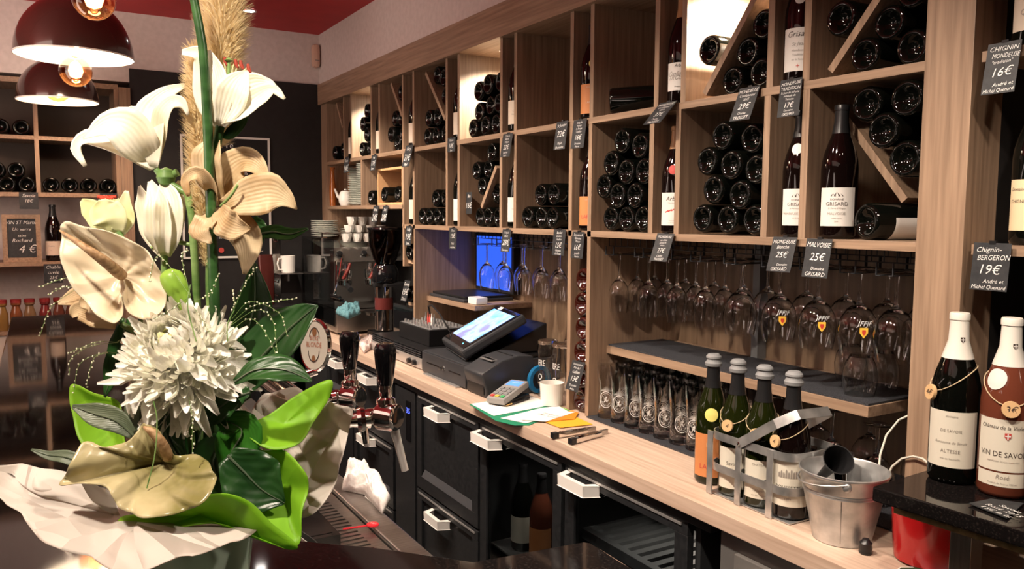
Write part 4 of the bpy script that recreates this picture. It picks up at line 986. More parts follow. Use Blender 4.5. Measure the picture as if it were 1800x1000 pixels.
# ================================================================ bottle carrier with open bottles
def stopper(o, kind='burgundy'):
    top = prof(kind)[-1][1]
    part('stopper', MB().lathe([(.0155, top-.012), (.0195, top-.010), (.0205, top-.003), (.0165, top+.002), (.0155, top+.007), (.0185, top+.009), (.0180, top+.013), (.0125, top+.0185), (.0, top+.0195)], 24), M_rubber, o, label='grey rubber vacuum stopper')
def cork_tag(o, z, txt, a0, dz=-.035, strand=1):
    """cork price disc hung on a loop of string round the shoulder"""
    r = rad_at('burgundy', z)+.002
    pts = []
    for k in range(25):
        a = 2*PI*k/24; d = math.cos(a-a0); zz = z+dz*(.5+.5*d)**2
        rr = rad_at('burgundy', max(.01, zz))+.0022
        pts.append((-rr*math.cos(a), -rr*math.sin(a), zz))
    s_ = part('string', MB().tube(pts, .0009, 5), M_string, o)
    zc = z+dz-.004; rr = rad_at('burgundy', max(.01, zc))+.003
    c = V((-rr*math.cos(a0), -rr*math.sin(a0), zc)); n = V((-math.cos(a0), -math.sin(a0), .12)).normalized()
    Mx = aim(c, c+n)
    part('cork_disc', MB().lathe([(0, 0), (.0135, 0), (.0138, .003), (.0132, .006), (0, .0062)], 20, Mx), M_cork, o)
    rt = n.cross(V((0, 0, 1))).normalized()*-1; up = V((0, 0, 1))
    rt = V((0, 0, 1)).cross(n)
    mb = MB(); write(mb, txt, .011, .022, lambda x, y: c+n*.0066+rt*x+up*(y-.0055), .2)
    part('price', mb, M_ink, o, smooth=False)
t = thing('bottle_carrier', 'zinc bottle carrier with a flat arched handle holding three open bottles', 'carrier')
CX0, CX1 = 1.330, 1.484; CY0, CY1 = 1.120, 1.366
pts = []
for k in range(9):
    a = PI/2+PI/2*k/8
for (cx, cy, a0) in ((CX0+.038, CY0+.038, PI), (CX1-.038, CY0+.038, 1.5*PI), (CX1-.038, CY1-.038, 0), (CX0+.038, CY1-.038, PI/2)):
    for k in range(7):
        a = a0+PI/2*k/6; pts.append((cx+.038*math.cos(a), cy+.038*math.sin(a)))
for zz, nm in ((1.046, 'top_band'), (.972, 'lower_band')):
    part(nm, MB().strip([(x, y, zz) for x, y in pts+pts[:1]], (0, 0, 1), .018, .0022), M_galv, t)
for x, y in ((CX0, 1.353), (CX0, 1.265), (CX0, 1.175), (CX1, 1.353), (CX1, 1.265), (CX1, 1.175), (1.40, CY0)):
    part('upright', MB().box(x-.0015-(.0025 if x < 1.35 else -.0025), x+.0015-(.0025 if x < 1.35 else -.0025), y-.008, y+.008, .9055, 1.054) if x != 1.40 else MB().box(x-.008, x+.008, y-.004, y-.001, .9055, 1.054), M_galv, t)
part('base_plate', MB().box(CX0+.004, CX1-.004, CY0+.004, CY1-.004, .9055, .9075), M_galv, t)
part('inner_divider', MB().box(CX0+.004, CX1-.004, 1.2813, 1.2822, .965, .978).box(CX0+.004, CX1-.004, 1.2008, 1.2017, .965, .978).box(1.4175, 1.4195, CY0+.004, CY1-.004, .979, .990), M_galv, t)
hA, hB, hC, hD = V((CX0-.0045, 1.262, 1.046)), V((1.352, 1.132, 1.136)), V((1.462, 1.130, 1.132)), V((CX1+.0045, 1.262, 1.046))
part('handle', MB().strip([hA, V((CX0-.002, 1.165, 1.112)), hA.lerp(hB, .96), hB.lerp(hC, .06), hB.lerp(hC, .94), hC.lerp(hD, .07), hD], (0, .58, .82), .021, .002), M_galv, t)
part('rivet', MB().lathe([(.004, 0), (.003, .002), (0, .0026)], 10, Matrix.Translation((CX0-.0075, 1.262, 1.046)) @ Matrix.Rotation(R(-90), 4, 'Y')), M_chrome, t)
zt = .9078
o = bottle('open_wine_bottle', 'dark open bottle with orange label and yellow seal beside the carrier', T(1.395, 1.418, .9046, .7), 'burgundy', M_green, lab=(.020, .125, 1.15, M_labo, [('LA', .010, .03, M_labc, 0), ('LAPEN', .012, .085, M_inkr, 0)]), seal=(.172, .016, M_seal, .05)); stopper(o)
o = bottle('open_wine_bottle', 'open bottle with white narrow label in the far slot of the carrier', T(1.378, 1.322, zt, .6), 'burgundy', M_green, lab=(.020, .115, .9, M_labg, [('Savoie', .008, .04, M_ink, 0)])); stopper(o); cork_tag(o, .205, '4', -.3)
o = bottle('open_wine_bottle', 'olive green open bottle with engraved cream label in the middle of the carrier', T(1.376, 1.2415, zt, .6), 'burgundy', M_green, lab=(.022, .108, .95, M_labg, [('CHATEAU', .005, .012, M_inkg, 0), ('Chignin', .006, .070, M_inkg, 0), ('vin de Savoie', .0045, .080, M_inkg, .1)])); stopper(o); cork_tag(o, .205, '5', -.2)
o = bottle('open_wine_bottle', 'open bottle with château drawing label at the round end of the carrier', T(1.376, 1.161, zt, .6), 'burgundy', M_brownb, lab=(.030, .130, 1.1, M_labg, [('ROUSSETTE', .0075, .062, M_ink, 0), ('vin de Savoie', .005, .076, M_inkg, .1), ('1999', .005, .086, M_inkg, 0)])); stopper(o); cork_tag(o, .205, '4', -.75)
mb = MB(); fn = wrap('burgundy', .092)
for k in range(9):
    x = -.022+k*.0052; h_ = (.008, .012, .009, .015, .010, .016, .011, .013, .007)[k]
    mb.add([fn(x, 0), fn(x+.0040, 0), fn(x+.0040, h_), fn(x+.002, h_+.004), fn(x, h_)], [(0, 1, 2, 3, 4)])
part('print', mb, M_inkg, o, smooth=False)

# ================================================================ buckets and small things
t = thing('zinc_bucket', 'galvanised zinc bucket with ribs and bail ears standing beside the bottle carrier', 'bucket')
B0 = T(1.376, 1.029, .9045)
P = [(0, .004), (.050, .004), (.054, 0), (.0562, .001), (.0565, .006), (.0765, .098), (.0785, .100), (.0778, .103), (.0795, .105), (.0788, .108), (.0805, .110), (.0835, .136), (.0862, .139), (.0862, .142), (.0845, .143), (.0825, .140), (.0765, .105), (.0545, .008), (0, .0075)]
part('shell', MB().lathe(P, 48, B0), M_galv, t, ang=40)
part('seam', MB().add([B0 @ V((-.0571*math.cos(a)-.0, -.0571*math.sin(a), .008)) for a in (.60, .625)]+[B0 @ V((-.0772*math.cos(a), -.0772*math.sin(a), .097)) for a in (.625, .60)], [(0, 1, 2, 3)]), mat('seam_grey', (.30, .30, .30), .4, 1), t)
for a in (.72, .72+PI):
    e = B0 @ V((-.0835*math.cos(a), -.0835*math.sin(a), .129)); u_ = V((-math.cos(a), -math.sin(a), 0))
    part('ear', MB().lathe([(0, 0), (.0085, 0), (.0085, .004), (.005, .0065), (0, .007)], 14, aim(e, e+u_)), M_galv, t)
bail = []
for k in range(13):
    a = PI*k/12
    bail.append(B0 @ (Matrix.Rotation(.72, 4, 'Z') @ V((-.0892*math.cos(a), .0892*math.sin(a)*.98, .135-.018*math.sin(a)))))
part('bail', MB().tube(bail, .0018, 6), M_galv, t)
t = thing('black_pourer', 'black plastic pourer and funnel resting inside the zinc bucket', 'pourer')
q = on(1450, 838, 'Z', 1.035)
part('funnel', MB().lathe([(.030, .055), (.028, .055), (.010, .01), (.007, -.055), (.0085, -.055), (.012, .012), (.030, .055)], 22, Matrix.Translation((1.358, 1.050, 1.044)) @ Matrix.Rotation(R(50), 4, 'X') @ Matrix.Rotation(R(-25), 4, 'Y')), M_black, t)
part('spout', MB().tube([(1.415, 1.060, 1.060), (1.385, 1.045, 1.040), (1.36, 1.02, 1.0)], [.016, .014, .010], 12), M_blackg, t)
part('lip', MB().box(1.375, 1.43, 1.045, 1.082, 1.056, 1.068), M_black, t, bevel=.004)
t = thing('red_bucket', 'red enamel bucket standing under the black granite slab', 'bucket')
part('shell', MB().lathe([(0, .004), (.054, .003), (.0575, 0), (.058, .004), (.067, .125), (.0690, .127), (.0685, .129), (.0655, .128), (.0565, .008), (0, .007)], 44, T(1.424, .878, .9088)), M_redbucket, t, ang=40)
solid('black_stopper', MB().lathe([(0, 0), (.011, 0), (.0125, .003), (.0115, .008), (.0125, .011), (.0110, .018), (.0120, .021), (.0075, .026), (.006, .029), (0, .030)], 22, T(1.350, .955, .9046)), M_foil, 'small ribbed black rubber stopper on the worktop before the red bucket', 'stopper')
sheet('folded_paper', [(1574, 1004), (1582, 998), (1660, 996), (1690, 996), (1690, 1016), (1580, 1016)], ZW+.001, .0015, M_paper, 'folded paper with dark green band at the worktop edge below the slab', 'paper')
sheet('green_band', [(1578, 1003), (1584, 998), (1640, 997), (1612, 1004)], ZW+.003, .0006, mat('dark_green_print', (.02, .06, .03), .5), 'dark green printed strip on the folded paper below the slab', 'paper')
solid('white_cable', MB().tube([on(x, y, 'X', X) for x, y, X in ((1602, 728, 1.60), (1580, 738, 1.59), (1558, 765, 1.56), (1547, 800, 1.52), (1545, 828, 1.49), (1552, 846, 1.47), (1560, 838, 1.475), (1568, 820, 1.48), (1585, 806, 1.49), (1605, 802, 1.488), (1622, 806, 1.484), (1650, 830, 1.47))], .0022, 8), M_cable, 'looping white cable hanging beside the post behind the bucket', 'cable')

# ================================================================ granite slab with tasting bottles
t = thing('granite_counter', 'black polished granite counter piece on a steel leg at the right', 'counter')
ZS = 1.088
sl = [on(x, y, 'Z', ZS) for x, y in ((1530, 855), (1618, 820))]
part('top', MB().prism([(1.221, .856), (1.60, .876), (1.60, .30), (1.262, .30)], ZS-.026, ZS), M_granite, t, bevel=.003)
part('underlay', MB().prism([(1.262, .842), (1.58, .862), (1.58, .32), (1.30, .32)], ZS-.050, ZS-.027), noisy('chipboard_gold', (.20, .15, .06), (.36, .28, .13), (1, 1, 1), 60, .5, 4), t)
lg = on(1690, 990, 'X', 1.32)
part('leg', MB().box(1.310, 1.345, lg.y-.02, lg.y+.016, .905, ZS-.051), M_steel, t, bevel=.001)
def shield(lb, kind, z, rot, s=1, m=None):
    mb = MB(); fn = wrap(kind, z, .0014, rot)
    mb.add([fn(x*s, y*s) for x, y in ((-.0042, .005), (.0042, .005), (.0042, -.001), (0, -.006), (-.0042, -.001))], [(4, 3, 2, 1, 0)])
    part('shield', mb, m or M_inkr, lb, smooth=False)
    mb = MB(); fn = wrap(kind, z, .0017, rot)
    mb.add([fn(x*s, y*s) for x, y in ((-.0009, .0042), (.0009, .0042), (.0009, -.0044), (-.0009, -.0044))], [(3, 2, 1, 0)])
    mb.add([fn(x*s, y*s) for x, y in ((-.0036, .0014), (.0036, .0014), (.0036, -.0004), (-.0036, -.0004))], [(3, 2, 1, 0)])
    part('cross', mb, M_lab, lb, smooth=False)
YB = math.atan2(.8, 1.36)
o = bottle('wine_bottle', 'dark green bottle with white capsule and pale label on the granite, cork reading 4€', T(1.378, .812, ZS+.0005, YB*.9), 'burgundy', M_bottle, M_foilw, .078,
           lab=(.030, .128, 1.12, M_labg, [('domaine', .004, .010, M_inkg, .2), ('DE SAVOIE', .0050, .036, M_inkg, 0), ('Roussette de Savoie', .0045, .056, M_inkg, .3), ('ALTESSE', .006, .072, M_inkg, 0), ('mis en bouteille', .0035, .084, M_inkg, 0)], -.05))
shield(o, 'burgundy', .250, .45, .9, M_ink); cork_tag(o, .205, '4€', -.95, -.045)
o = bottle('wine_bottle', 'rosé bottle with white capsule and Savoie label standing on the granite, cork reading 3€', T(1.385, .728, ZS+.0005, YB*.85), 'burgundy', M_rose, M_foilw, .078,
           lab=(.046, .132, 1.1, M_labg, [('Château de la Violette', .0062, .016, M_ink, .2), ('', .01, .03, M_ink, 0), ('VIN DE SAVOIE', .0088, .062, M_ink, 0), ('appellation Savoie contrôlée', .003, .071, M_inkg, 0)], 0), seal=(.196, .017, M_lab, -.55))
shield(o, 'burgundy', .105, .12, 1.1); shield(o, 'burgundy', .250, .45, .9, M_ink); cork_tag(o, .205, '3€', .15, -.050)
l2 = part('lower_label', label_patch('burgundy', .020, .043, 1.08, M_labg), M_labg, o)
mb = MB(); write(mb, 'Rosé', .007, .03, wrap('burgundy', .033), .2); write(mb, 'Produit de France 750 ml', .003, .06, wrap('burgundy', .024)); part('print', mb, M_inkg, l2, smooth=False)
o = bottle('wine_bottle', 'bottle cut by the right picture edge with white label and cork tag on the granite', T(1.385, .645, ZS+.0005, YB*.8), 'burgundy', M_rose, M_brownb, .09,
           lab=(.028, .125, 1.1, M_labg, [('DOMAINE', .005, .03, M_ink, 0), ('GAMAY ROSE', .007, .066, M_ink, 0), ('Savoie', .005, .08, M_inkg, 0)], -.3))
cork_tag(o, .205, '3€', -.45, -.05)
t = thing('slate_card', 'small slate with chalk writing lying on the granite before the rosé bottle', 'price card')
q = [on(x, y, 'Z', ZS+.004) for x, y in ((1703, 884), (1742, 876), (1800, 884), (1770, 910))]
part('slate', MB().prism([(p.x, p.y) for p in q], ZS+.0025, ZS+.004), M_slate, t)
ex = (q[3]-q[0]).normalized(); ey = (q[1]-q[0]).normalized(); mb = MB()
for k, tx in enumerate(('Savoie', 'Rosé 2015', '15€ la bt')):
    write(mb, tx, .010, .06, lambda x, y: q[0]+ex*(.045+x)+ey*(.034-.016*k+y)*1.0+V((0, 0, .0006)), .2)
part('handwriting', mb, M_chalk, t, smooth=False)
# ================================================================ coffee corner
t = thing('espresso_machine', 'chrome two-group espresso machine facing along the worktop at its far end', 'coffee machine')
X0, X1, Y0, Y1 = 1.345, 1.815, 4.13, 4.735
part('base', MB().box(X0, X1, Y0, Y1, .918, 1.035), M_steel, t, bevel=.004)
part('drip_tray', MB().box(X0+.01, X1-.01, Y0+.01, Y0+.32, 1.036, 1.042), M_chrome, t, bevel=.001)
for k in range(12): part('tray_bar', MB().box(X0+.02, X1-.02, Y0+.025+.024*k, Y0+.034+.024*k, 1.0425, 1.045), M_steel, t)
part('side_panel', MB().box(X0-.006, X0-.001, Y0+.02, Y1, .95, 1.415), M_pane, t, bevel=.002)
part('back_body', MB().box(X0+.005, X1, Y0+.34, Y1, 1.036, 1.30), mat('soft_steel', (.62, .60, .57), .34, .85), t, bevel=.006)
part('hood', MB().add([(X0, Y0+.12, 1.285), (X1, Y0+.12, 1.285), (X1, Y1, 1.30), (X0, Y1, 1.30), (X0, Y0+.22, 1.36), (X1, Y0+.22, 1.36), (X1, Y1, 1.41), (X0, Y1, 1.41)],
     [(0, 3, 2, 1), (4, 5, 6, 7), (0, 1, 5, 4), (1, 2, 6, 5), (2, 3, 7, 6), (3, 0, 4, 7)]), mat('dark_chrome', (.42, .40, .38), .16, .9), t, bevel=.006)
part('cup_rail', MB().tube([(X0+.01, Y1-.02, 1.44), (X0+.01, Y0+.26, 1.44), (X1-.01, Y0+.26, 1.44)], .004, 8).tube([(X0+.01, Y0+.26, 1.44), (X0+.01, Y0+.26, 1.39)], .004, 8), M_chrome, t)
for k, gx in enumerate((1.435, 1.585)):
    g = part('group_head', MB().lathe([(0, .0), (.036, 0), (.040, .01), (.040, .05), (.026, .06), (.026, .09), (0, .09)], 24, T(gx, Y0+.12, 1.19)), mat('satin_chrome', (.85, .83, .80), .18, 1), t)
    part('portafilter', MB().lathe([(0, 0), (.014, 0), (.036, .012), (.039, .04), (0, .04)], 22, T(gx, Y0+.12, 1.148)), M_chrome, g)
    part('handle', MB().tube([(gx, Y0+.09, 1.168), (gx-.015, Y0+.03, 1.162), (gx-.03, Y0-.06, 1.150)], [.008, .013, .015], 12), M_black, g)
    part('lever', MB().tube([(gx+.0, Y0+.03, 1.285), (gx-.015, Y0+.025, 1.25), (gx-.045, Y0+.02, 1.20)], [.007, .009, .009], 10), mat('red_wood_handle', (.16, .02, .015), .25, coat=.5), g, label='dark red lever handle')
part('steam_wand', MB().tube([(1.385, Y0+.12, 1.29), (1.375, Y0+.08, 1.27), (1.365, Y0+.06, 1.18), (1.350, Y0+.03, 1.10)], .005, 10), M_chrome, t)
part('steam_wand', MB().tube([(1.40, Y0+.10, 1.30), (1.38, Y0+.0, 1.31), (1.36, Y0-.02, 1.24), (1.33, Y0-.01, 1.12)], .006, 10), M_chrome, t)
for k in range(3): part('dial', MB().lathe([(.016, 0), (.016, .012), (.013, .016), (0, .017)], 18, Matrix.Translation((1.42+.14*k, Y0+.165, 1.325)) @ Matrix.Rotation(R(50), 4, 'X')), M_black if k != 2 else M_alu, t)
part('gauge', MB().lathe([(.024, 0), (.024, .010), (0, .011)], 20, Matrix.Translation((1.74, Y0+.165, 1.325)) @ Matrix.Rotation(R(50), 4, 'X')), mat('brass_ring', (.6, .42, .12), .25, 1), t)
for k, zz in enumerate((1.115, 1.095)):
    mb = MB()
    for i in range(9): mb.lathe([(0, 0), (.0085, .003), (.0105, .009), (.0085, .015), (0, .018)], 12, Matrix.Translation((1.335+.022*k, Y0+.05-.016*i+.02*k, zz)) @ Matrix.Rotation(R(90), 4, 'X'))
    part('steam_grip', mb, M_blackg, t, kind='stuff', label='row of glossy black beads on the steam pipe')
for fx in (X0+.04, X1-.04):
    for fy in (Y0+.05, Y1-.05): part('foot', MB().lathe([(.018, 0), (.014, .013), (0, .013)], 12, T(fx, fy, .9045)), M_black, t)
crumple('blue_cloth', [(590, 552), (610, 542), (632, 540), (634, 552), (612, 562)], 1.0455, .035, noisy('blue_rag', (.05, .15, .18), (.12, .26, .29), (1, 1, 1), 80, .9, 3), 'crumpled blue cleaning cloth on the drip tray of the espresso machine', 'cloth', seed=2, amp=1.4)
ORD = 'first second third fourth fifth sixth seventh eighth ninth tenth eleventh twelfth thirteenth fourteenth fifteenth sixteenth seventeenth eighteenth nineteenth twentieth twenty-first twenty-second twenty-third'.split()
def stack(name, n, x, y, z, r, dz, label, cat, group, m=M_plate, shallow=.008):
    me = None
    for k in range(n):
        lb = label % ('lowest' if k == 0 else 'topmost' if k == n-1 else '%s from the bottom' % ORD[k])
        if me is None:
            me = MB().lathe([(0, .002), (r*.55, .001), (r*.6, 0), (r*.64, .002), (r, shallow), (r*1.01, shallow+.0018), (r*.98, shallow+.0025), (r*.62, .0045), (0, .0045)], 32).mesh('plate', m)
        link(name, me, None, T(x+rnd.uniform(-.0015, .0015), y+rnd.uniform(-.0015, .0015), z+dz*k), lb, cat, group)
pz = 1.413
p = on(549, 399, 'Z', pz); p.y = min(p.y, 4.66)
stack('saucer_plate', 9, 1.447, 4.64, pz, .078, .0105, 'white plate in the tall stack on the espresso machine, %s', 'plate', 'plates in the tall stack on the espresso machine')
stack('saucer_plate', 5, 1.618, 4.62, pz, .082, .0095, 'white plate in the low stack on the espresso machine, %s', 'plate', 'plates in the low stack on the espresso machine')
pr_ = [(0, .003), (.022, .002), (.024, 0), (.026, .003), (.034, .035), (.038, .060), (.0365, .060), (.032, .034), (.022, .006), (0, .005)]
cupm = MB().lathe(pr_, 24).mesh('cup', M_porc); earm = MB().tube([(.034*math.cos(0)+.0, 0, .048), (.048, 0, .046), (.052, 0, .032), (.044, 0, .018), (.029, 0, .016)], .0032, 8).mesh('handle', M_porc)
n = 0
for lv in range(3):
    for i in range(4 if lv < 2 else 3):
        o = link('espresso_cup', cupm, None, T(1.565+.016*lv*0+.0, 4.44-.0, 0, 0), 'x', 'cup', 'espresso cups stacked on the machine')
        o.matrix_basis = T(1.50+.062*i+.02*lv, 4.405+.012*lv, 1.388+.047*lv, R(-95), .80)
        o['label'] = 'small white espresso cup on the machine, %s layer, %s in the row' % (('lowest', 'middle', 'top')[lv], ('first', 'second', 'third', 'fourth')[i])
        link('handle', earm, o)
for k, (px, py, zz, s_) in enumerate(((521, 460, 1.20, 1.25),)):
    p = on(px+5, py+12, 'Y', 4.60)
t = thing('cup_hanger', 'chrome wall bracket with hooks beside the espresso machine', 'rack')
part('plate', MB().box(1.19, 1.24, 4.846, 4.851, 1.025, 1.46), M_chrome, t)
for zz in (1.38, 1.14, 1.06): part('hook', MB().tube([(1.215, 4.845, zz), (1.215, 4.80, zz), (1.215, 4.79, zz+.02)], .003, 6), M_chrome, t)
o = link('coffee_mug', MB().lathe([(0, .003), (.034, .002), (.036, 0), (.039, .004), (.042, .05), (.043, .10), (.0405, .10), (.039, .05), (.034, .008), (0, .007)], 26).mesh('coffee_mug', M_porc), None, T(1.262, 4.76, 1.2, R(200)), 'white coffee mug with a big round handle left of the espresso machine', 'mug')
link('handle', MB().tube([(.040, 0, .085), (.062, 0, .085), (.072, 0, .055), (.062, 0, .022), (.040, 0, .018)], .005, 8).mesh('handle', M_porc), o)
t = thing('steel_ledge', 'narrow steel ledge on the black wall holding the white mug', 'shelf')
part('plate', MB().box(1.19, 1.336, 4.70, 4.8455, 1.194, 1.199), M_steel, t)
part('bracket', MB().box(1.26, 1.27, 4.76, 4.851, 1.15, 1.1935), M_steel, t)
# two grinders
def grinder(x, y, label, hop, tall=1):
    t = thing('coffee_grinder', label, 'grinder')
    part('base', MB().box(x-.085, x+.085, y-.09, y+.09, .9045, .945), M_black, t, bevel=.006)
    part('body', MB().box(x-.05, x+.075, y-.07, y+.08, .945, 1.20), M_black, t, bevel=.012)
    part('column', MB().lathe([(.045, 0), (.045, .22)], 24, T(x-.045, y-.05, .96)), M_chrome, t)
    part('band', MB().lathe([(.0462, .105), (.0462, .165)], 24, T(x-.045, y-.05, .96)), mat('maroon_band', (.10, .02, .018), .3), t)
    part('collar', MB().lathe([(0, 1.20), (.062, 1.20), (.066, 1.21), (.066, 1.26), (.05, 1.29), (0, 1.29)], 28, T(x-.02, y-.01, 0)), M_blackg, t)
    part('hopper', MB().lathe([(.045, 1.290), (.062, 1.32), (.084, 1.395), (.086, 1.465), (.084, 1.465), (.082, 1.397), (.060, 1.322), (.043, 1.291)], 28, T(x-.02, y-.01, 0)), hop, t)
    part('beans', MB().lathe([(0, 1.292), (.041, 1.292), (.058, 1.322), (.070, 1.36), (0, 1.375)], 20, T(x-.02, y-.01, 0)), noisy('coffee_beans', (.10, .045, .02), (.22, .11, .05), (1, 1, 1), 90, .5, 3, bump=.8), t)
    part('lid', MB().lathe([(0, 1.466), (.089, 1.466), (.091, 1.470), (.089, 1.478), (.03, 1.484), (0, 1.484)], 28, T(x-.02, y-.01, 0)), M_blackg, t)
    part('fork', MB().box(x-.11, x-.085, y-.03, y+.03, 1.03, 1.045), M_chrome, t)
grinder(1.555, 3.92, 'black coffee grinder with smoky hopper full of beans beside the espresso machine', thin_glass('smoked_hopper', (.30, .20, .15), 1.5, .02))
t = thing('coffee_bag', 'dark red foil coffee bag standing left of the espresso machine', 'bag')
mb = MB(); vs = []
for j in range(7):
    u = j/6; wx, wy = .045*(1-.1*u), .03*(1-u**3)+.002
    for k in range(12):
        a = 2*PI*k/12; vs.append((1.13+wx*math.copysign(abs(math.cos(a))**.5, math.cos(a))+.004*math.sin(5*u+k), 4.74+wy*math.copysign(abs(math.sin(a))**.6, math.sin(a)), 1.02+.29*u))
part('bag', mb.add(vs, [(j*12+k, j*12+(k+1) % 12, (j+1)*12+(k+1) % 12, (j+1)*12+k) for j in range(6) for k in range(12)]+[tuple(range(11, -1, -1)), tuple(range(72, 84))]), mat('maroon_foil', (.07, .015, .012), .22, .3), t, ang=60)
t = thing('side_counter', 'low black counter end beneath the coffee bag by the black wall', 'counter')
part('body', MB().box(1.03, 1.25, 4.62, 4.849, 0, 1.0), M_cab, t)
part('top', MB().box(1.02, 1.258, 4.61, 4.85, 1.0, 1.019), M_black, t)

# far shelf: stacked plates, picture, teapot
stack('small_plate', 21, 1.575, 4.415, 1.593, .060, .0100, 'small plate in the left stack on the far shelf, %s', 'plate', 'plates in the left stack on the far shelf')
stack('small_plate', 23, 1.575, 4.255, 1.593, .064, .0098, 'small plate in the right stack on the far shelf, %s', 'plate', 'plates in the right stack on the far shelf')
o = thing('teapot', 'white teapot with upcurved spout in front of the plate stacks', 'teapot')
part('body', MB().lathe([(0, 0), (.028, 0), (.038, .02), (.040, .045), (.032, .075), (.022, .085), (0, .088)], 26, T(1.545, 4.55, 1.593)), M_porc, o)
part('spout', MB().tube([(1.535, 4.585, 1.63), (1.525, 4.62, 1.645), (1.52, 4.645, 1.675), (1.518, 4.660, 1.69)], [.014, .010, .007, .006], 12), M_porc, o)
part('lid_knob', MB().lathe([(0, 0), (.008, .002), (.008, .008), (0, .012)], 12, T(1.545, 4.55, 1.681)), M_porc, o)
t = thing('framed_picture', 'amber-toned picture in an orange glossy frame at the end of the far shelf', 'picture')
part('frame', MB().box(1.62, 1.635, 4.52, 4.725, 1.593, 1.82), mat('orange_lacquer', (.45, .13, .02), .1, coat=.6), t, bevel=.003)
part('picture', MB().box(1.617, 1.6195, 4.54, 4.70, 1.61, 1.80), noisy('sepia_picture', (.06, .025, .01), (.55, .28, .08), (1, 1, 1), 14, .5, 3), t)
t = thing('amber_jar', 'glossy orange-brown glass ornament at the left end of the far shelf', 'ornament')
part('body', MB().lathe([(0, 0), (.018, 0), (.020, .10), (.014, .15), (.012, .21), (.017, .225), (0, .226)], 18, T(1.52, 4.705, 1.593)), mat('amber_gloss', (.35, .10, .02), .08, coat=.5), t)

# ================================================================ far wall: sign, wall light, ceiling spot
t = thing('framed_sign', 'black framed board with white border and lettering on the black wall', 'sign')
a, b = on(330, 242, 'Y', 4.846), on(476, 454, 'Y', 4.846)
part('board', MB().box(.70, 1.19, 4.843, 4.851, 1.288, 1.982), mat('sign_black', (.010, .010, .011), .5), t)
part('border', MB().box(.70, 1.19, 4.839, 4.8425, 1.97, 1.982).box(.70, 1.19, 4.839, 4.8425, 1.288, 1.300).box(.70, .712, 4.839, 4.8425, 1.3, 1.97).box(1.178, 1.19, 4.839, 4.8425, 1.3, 1.97), M_white, t, label='white border')
mb = MB()
for tx, cx, zz, h, mw in (('re', .965, 1.915, .035, .09), ('**', .965, 1.875, .02, .06), ('VINS DE PROPRIETAIRES -', .93, 1.80, .020, .42), ('BOURDONNAIS', .96, 1.765, .020, .30), ('carte des boissons', .93, 1.55, .016, .40), ('TAPAS   PLANCHES', .93, 1.46, .018, .40), ('ouvert du mardi au samedi', .94, 1.40, .014, .42), ('midi et soir', 1.08, 1.375, .014, .16), ('www', 1.12, 1.32, .012, .10)):
    write(mb, tx, h, mw, lambda x, y: V((cx+x, 4.8384, zz+y)), .05)
part('lettering', mb, M_chalk, t, smooth=False)
part('emblem', MB().lathe([(0, 0), (.015, 0), (.015, .001), (0, .001)], 16, Matrix.Translation((.905, 4.8385, 1.335)) @ Matrix.Rotation(R(90), 4, 'X')), M_inkr, t, label='small red round emblem')
t = thing('wall_light', 'peach rounded alarm siren high in the corner of the far wall', 'alarm')
part('body', MB().box(1.447, 1.500-.004, 4.815, 4.869, 2.41, 2.55), mat('peach_plastic', (.62, .40, .30), .4), t, bevel=.022)
for zz in (2.45,): part('slot', MB().box(1.46, 1.484, 4.813, 4.8155, zz, zz+.004), M_grey, t)
sp_ = on(437, 20, 'Z', 2.605)
t = thing('ceiling_spot', 'small bright recessed spot glowing in the red ceiling', 'lamp')
part('ring', MB().lathe([(.030, 0), (.040, -.003), (.040, .004)], 20, T(sp_.x, sp_.y, 2.6075)), M_alu, t)
part('lens', MB().lathe([(0, -.001), (.029, -.001)], 20, T(sp_.x, sp_.y, 2.6075)), mat('spot_lens', emit=(1, .92, .85), es=25), t)

# ================================================================ left wall unit
t = thing('wall_wine_rack', 'dark-filled oak wine rack with large open cells on the far left wall', 'shelving')
part('post', MB().box(.400, .4575, 4.835, 5.155, .0, 2.21), M_oakv, t)
for x in (-.62, .004):
    part('divider', MB().box(x, x+.020, 4.85, 5.15, 1.647, 2.2), M_oakv, t)
part('divider', MB().box(.378, .399, 4.85, 5.15, 1.647, 2.2), M_oakv, t)
for z0, z1 in ((1.625, 1.647), (1.915, 1.935), (2.198, 2.225)):
    part('shelf_board', MB().box(-1.6, .399, 4.848, 5.15, z0, z1), M_oakh, t)
part('shelf_board', MB().box(-1.6, .399, 4.85, 5.15, 1.268, 1.289), M_oakh, t)
part('shelf_board', MB().box(-1.6, .399, 4.85, 5.15, .916, .935), M_oakh, t)
part('back_panel', MB().box(-1.6, .399, 5.15, 5.158, 1.65, 2.2), mat('rack_back', (.05, .032, .022), .6), t)
part('white_front', MB().box(-1.6, -.12, 4.86, 4.875, .0, .914), mat('cream_panel', (.55, .48, .42), .6), t, label='pale panel below the jar shelf')
LW = Matrix.Rotation(R(-90), 4, 'X')
WN = ('first', 'second', 'third', 'fourth', 'fifth', 'sixth', 'seventh')
for k, x in enumerate((.071, .157, .245, .337)):
    dup(lying0, Matrix.Translation((x, 4.853, 1.6475+.0395)) @ LW, 'bottle in the right cell of the left wall rack, %s from the divider' % WN[k], 'bottles in the right cell of the left wall rack')
for k, (x, z) in enumerate(((-.037, 0), (-.123, 0), (-.209, 0), (-.08, .072), (-.166, .072), (-.295, 0))):
    dup(lying0, Matrix.Translation((x, 4.853, 1.6475+.0395+z)) @ LW, 'bottle in the left cell of the left wall rack, %s from the divider, %s' % (WN[k], 'upper layer' if z else 'bottom row'), 'bottles in the left cell of the left wall rack')
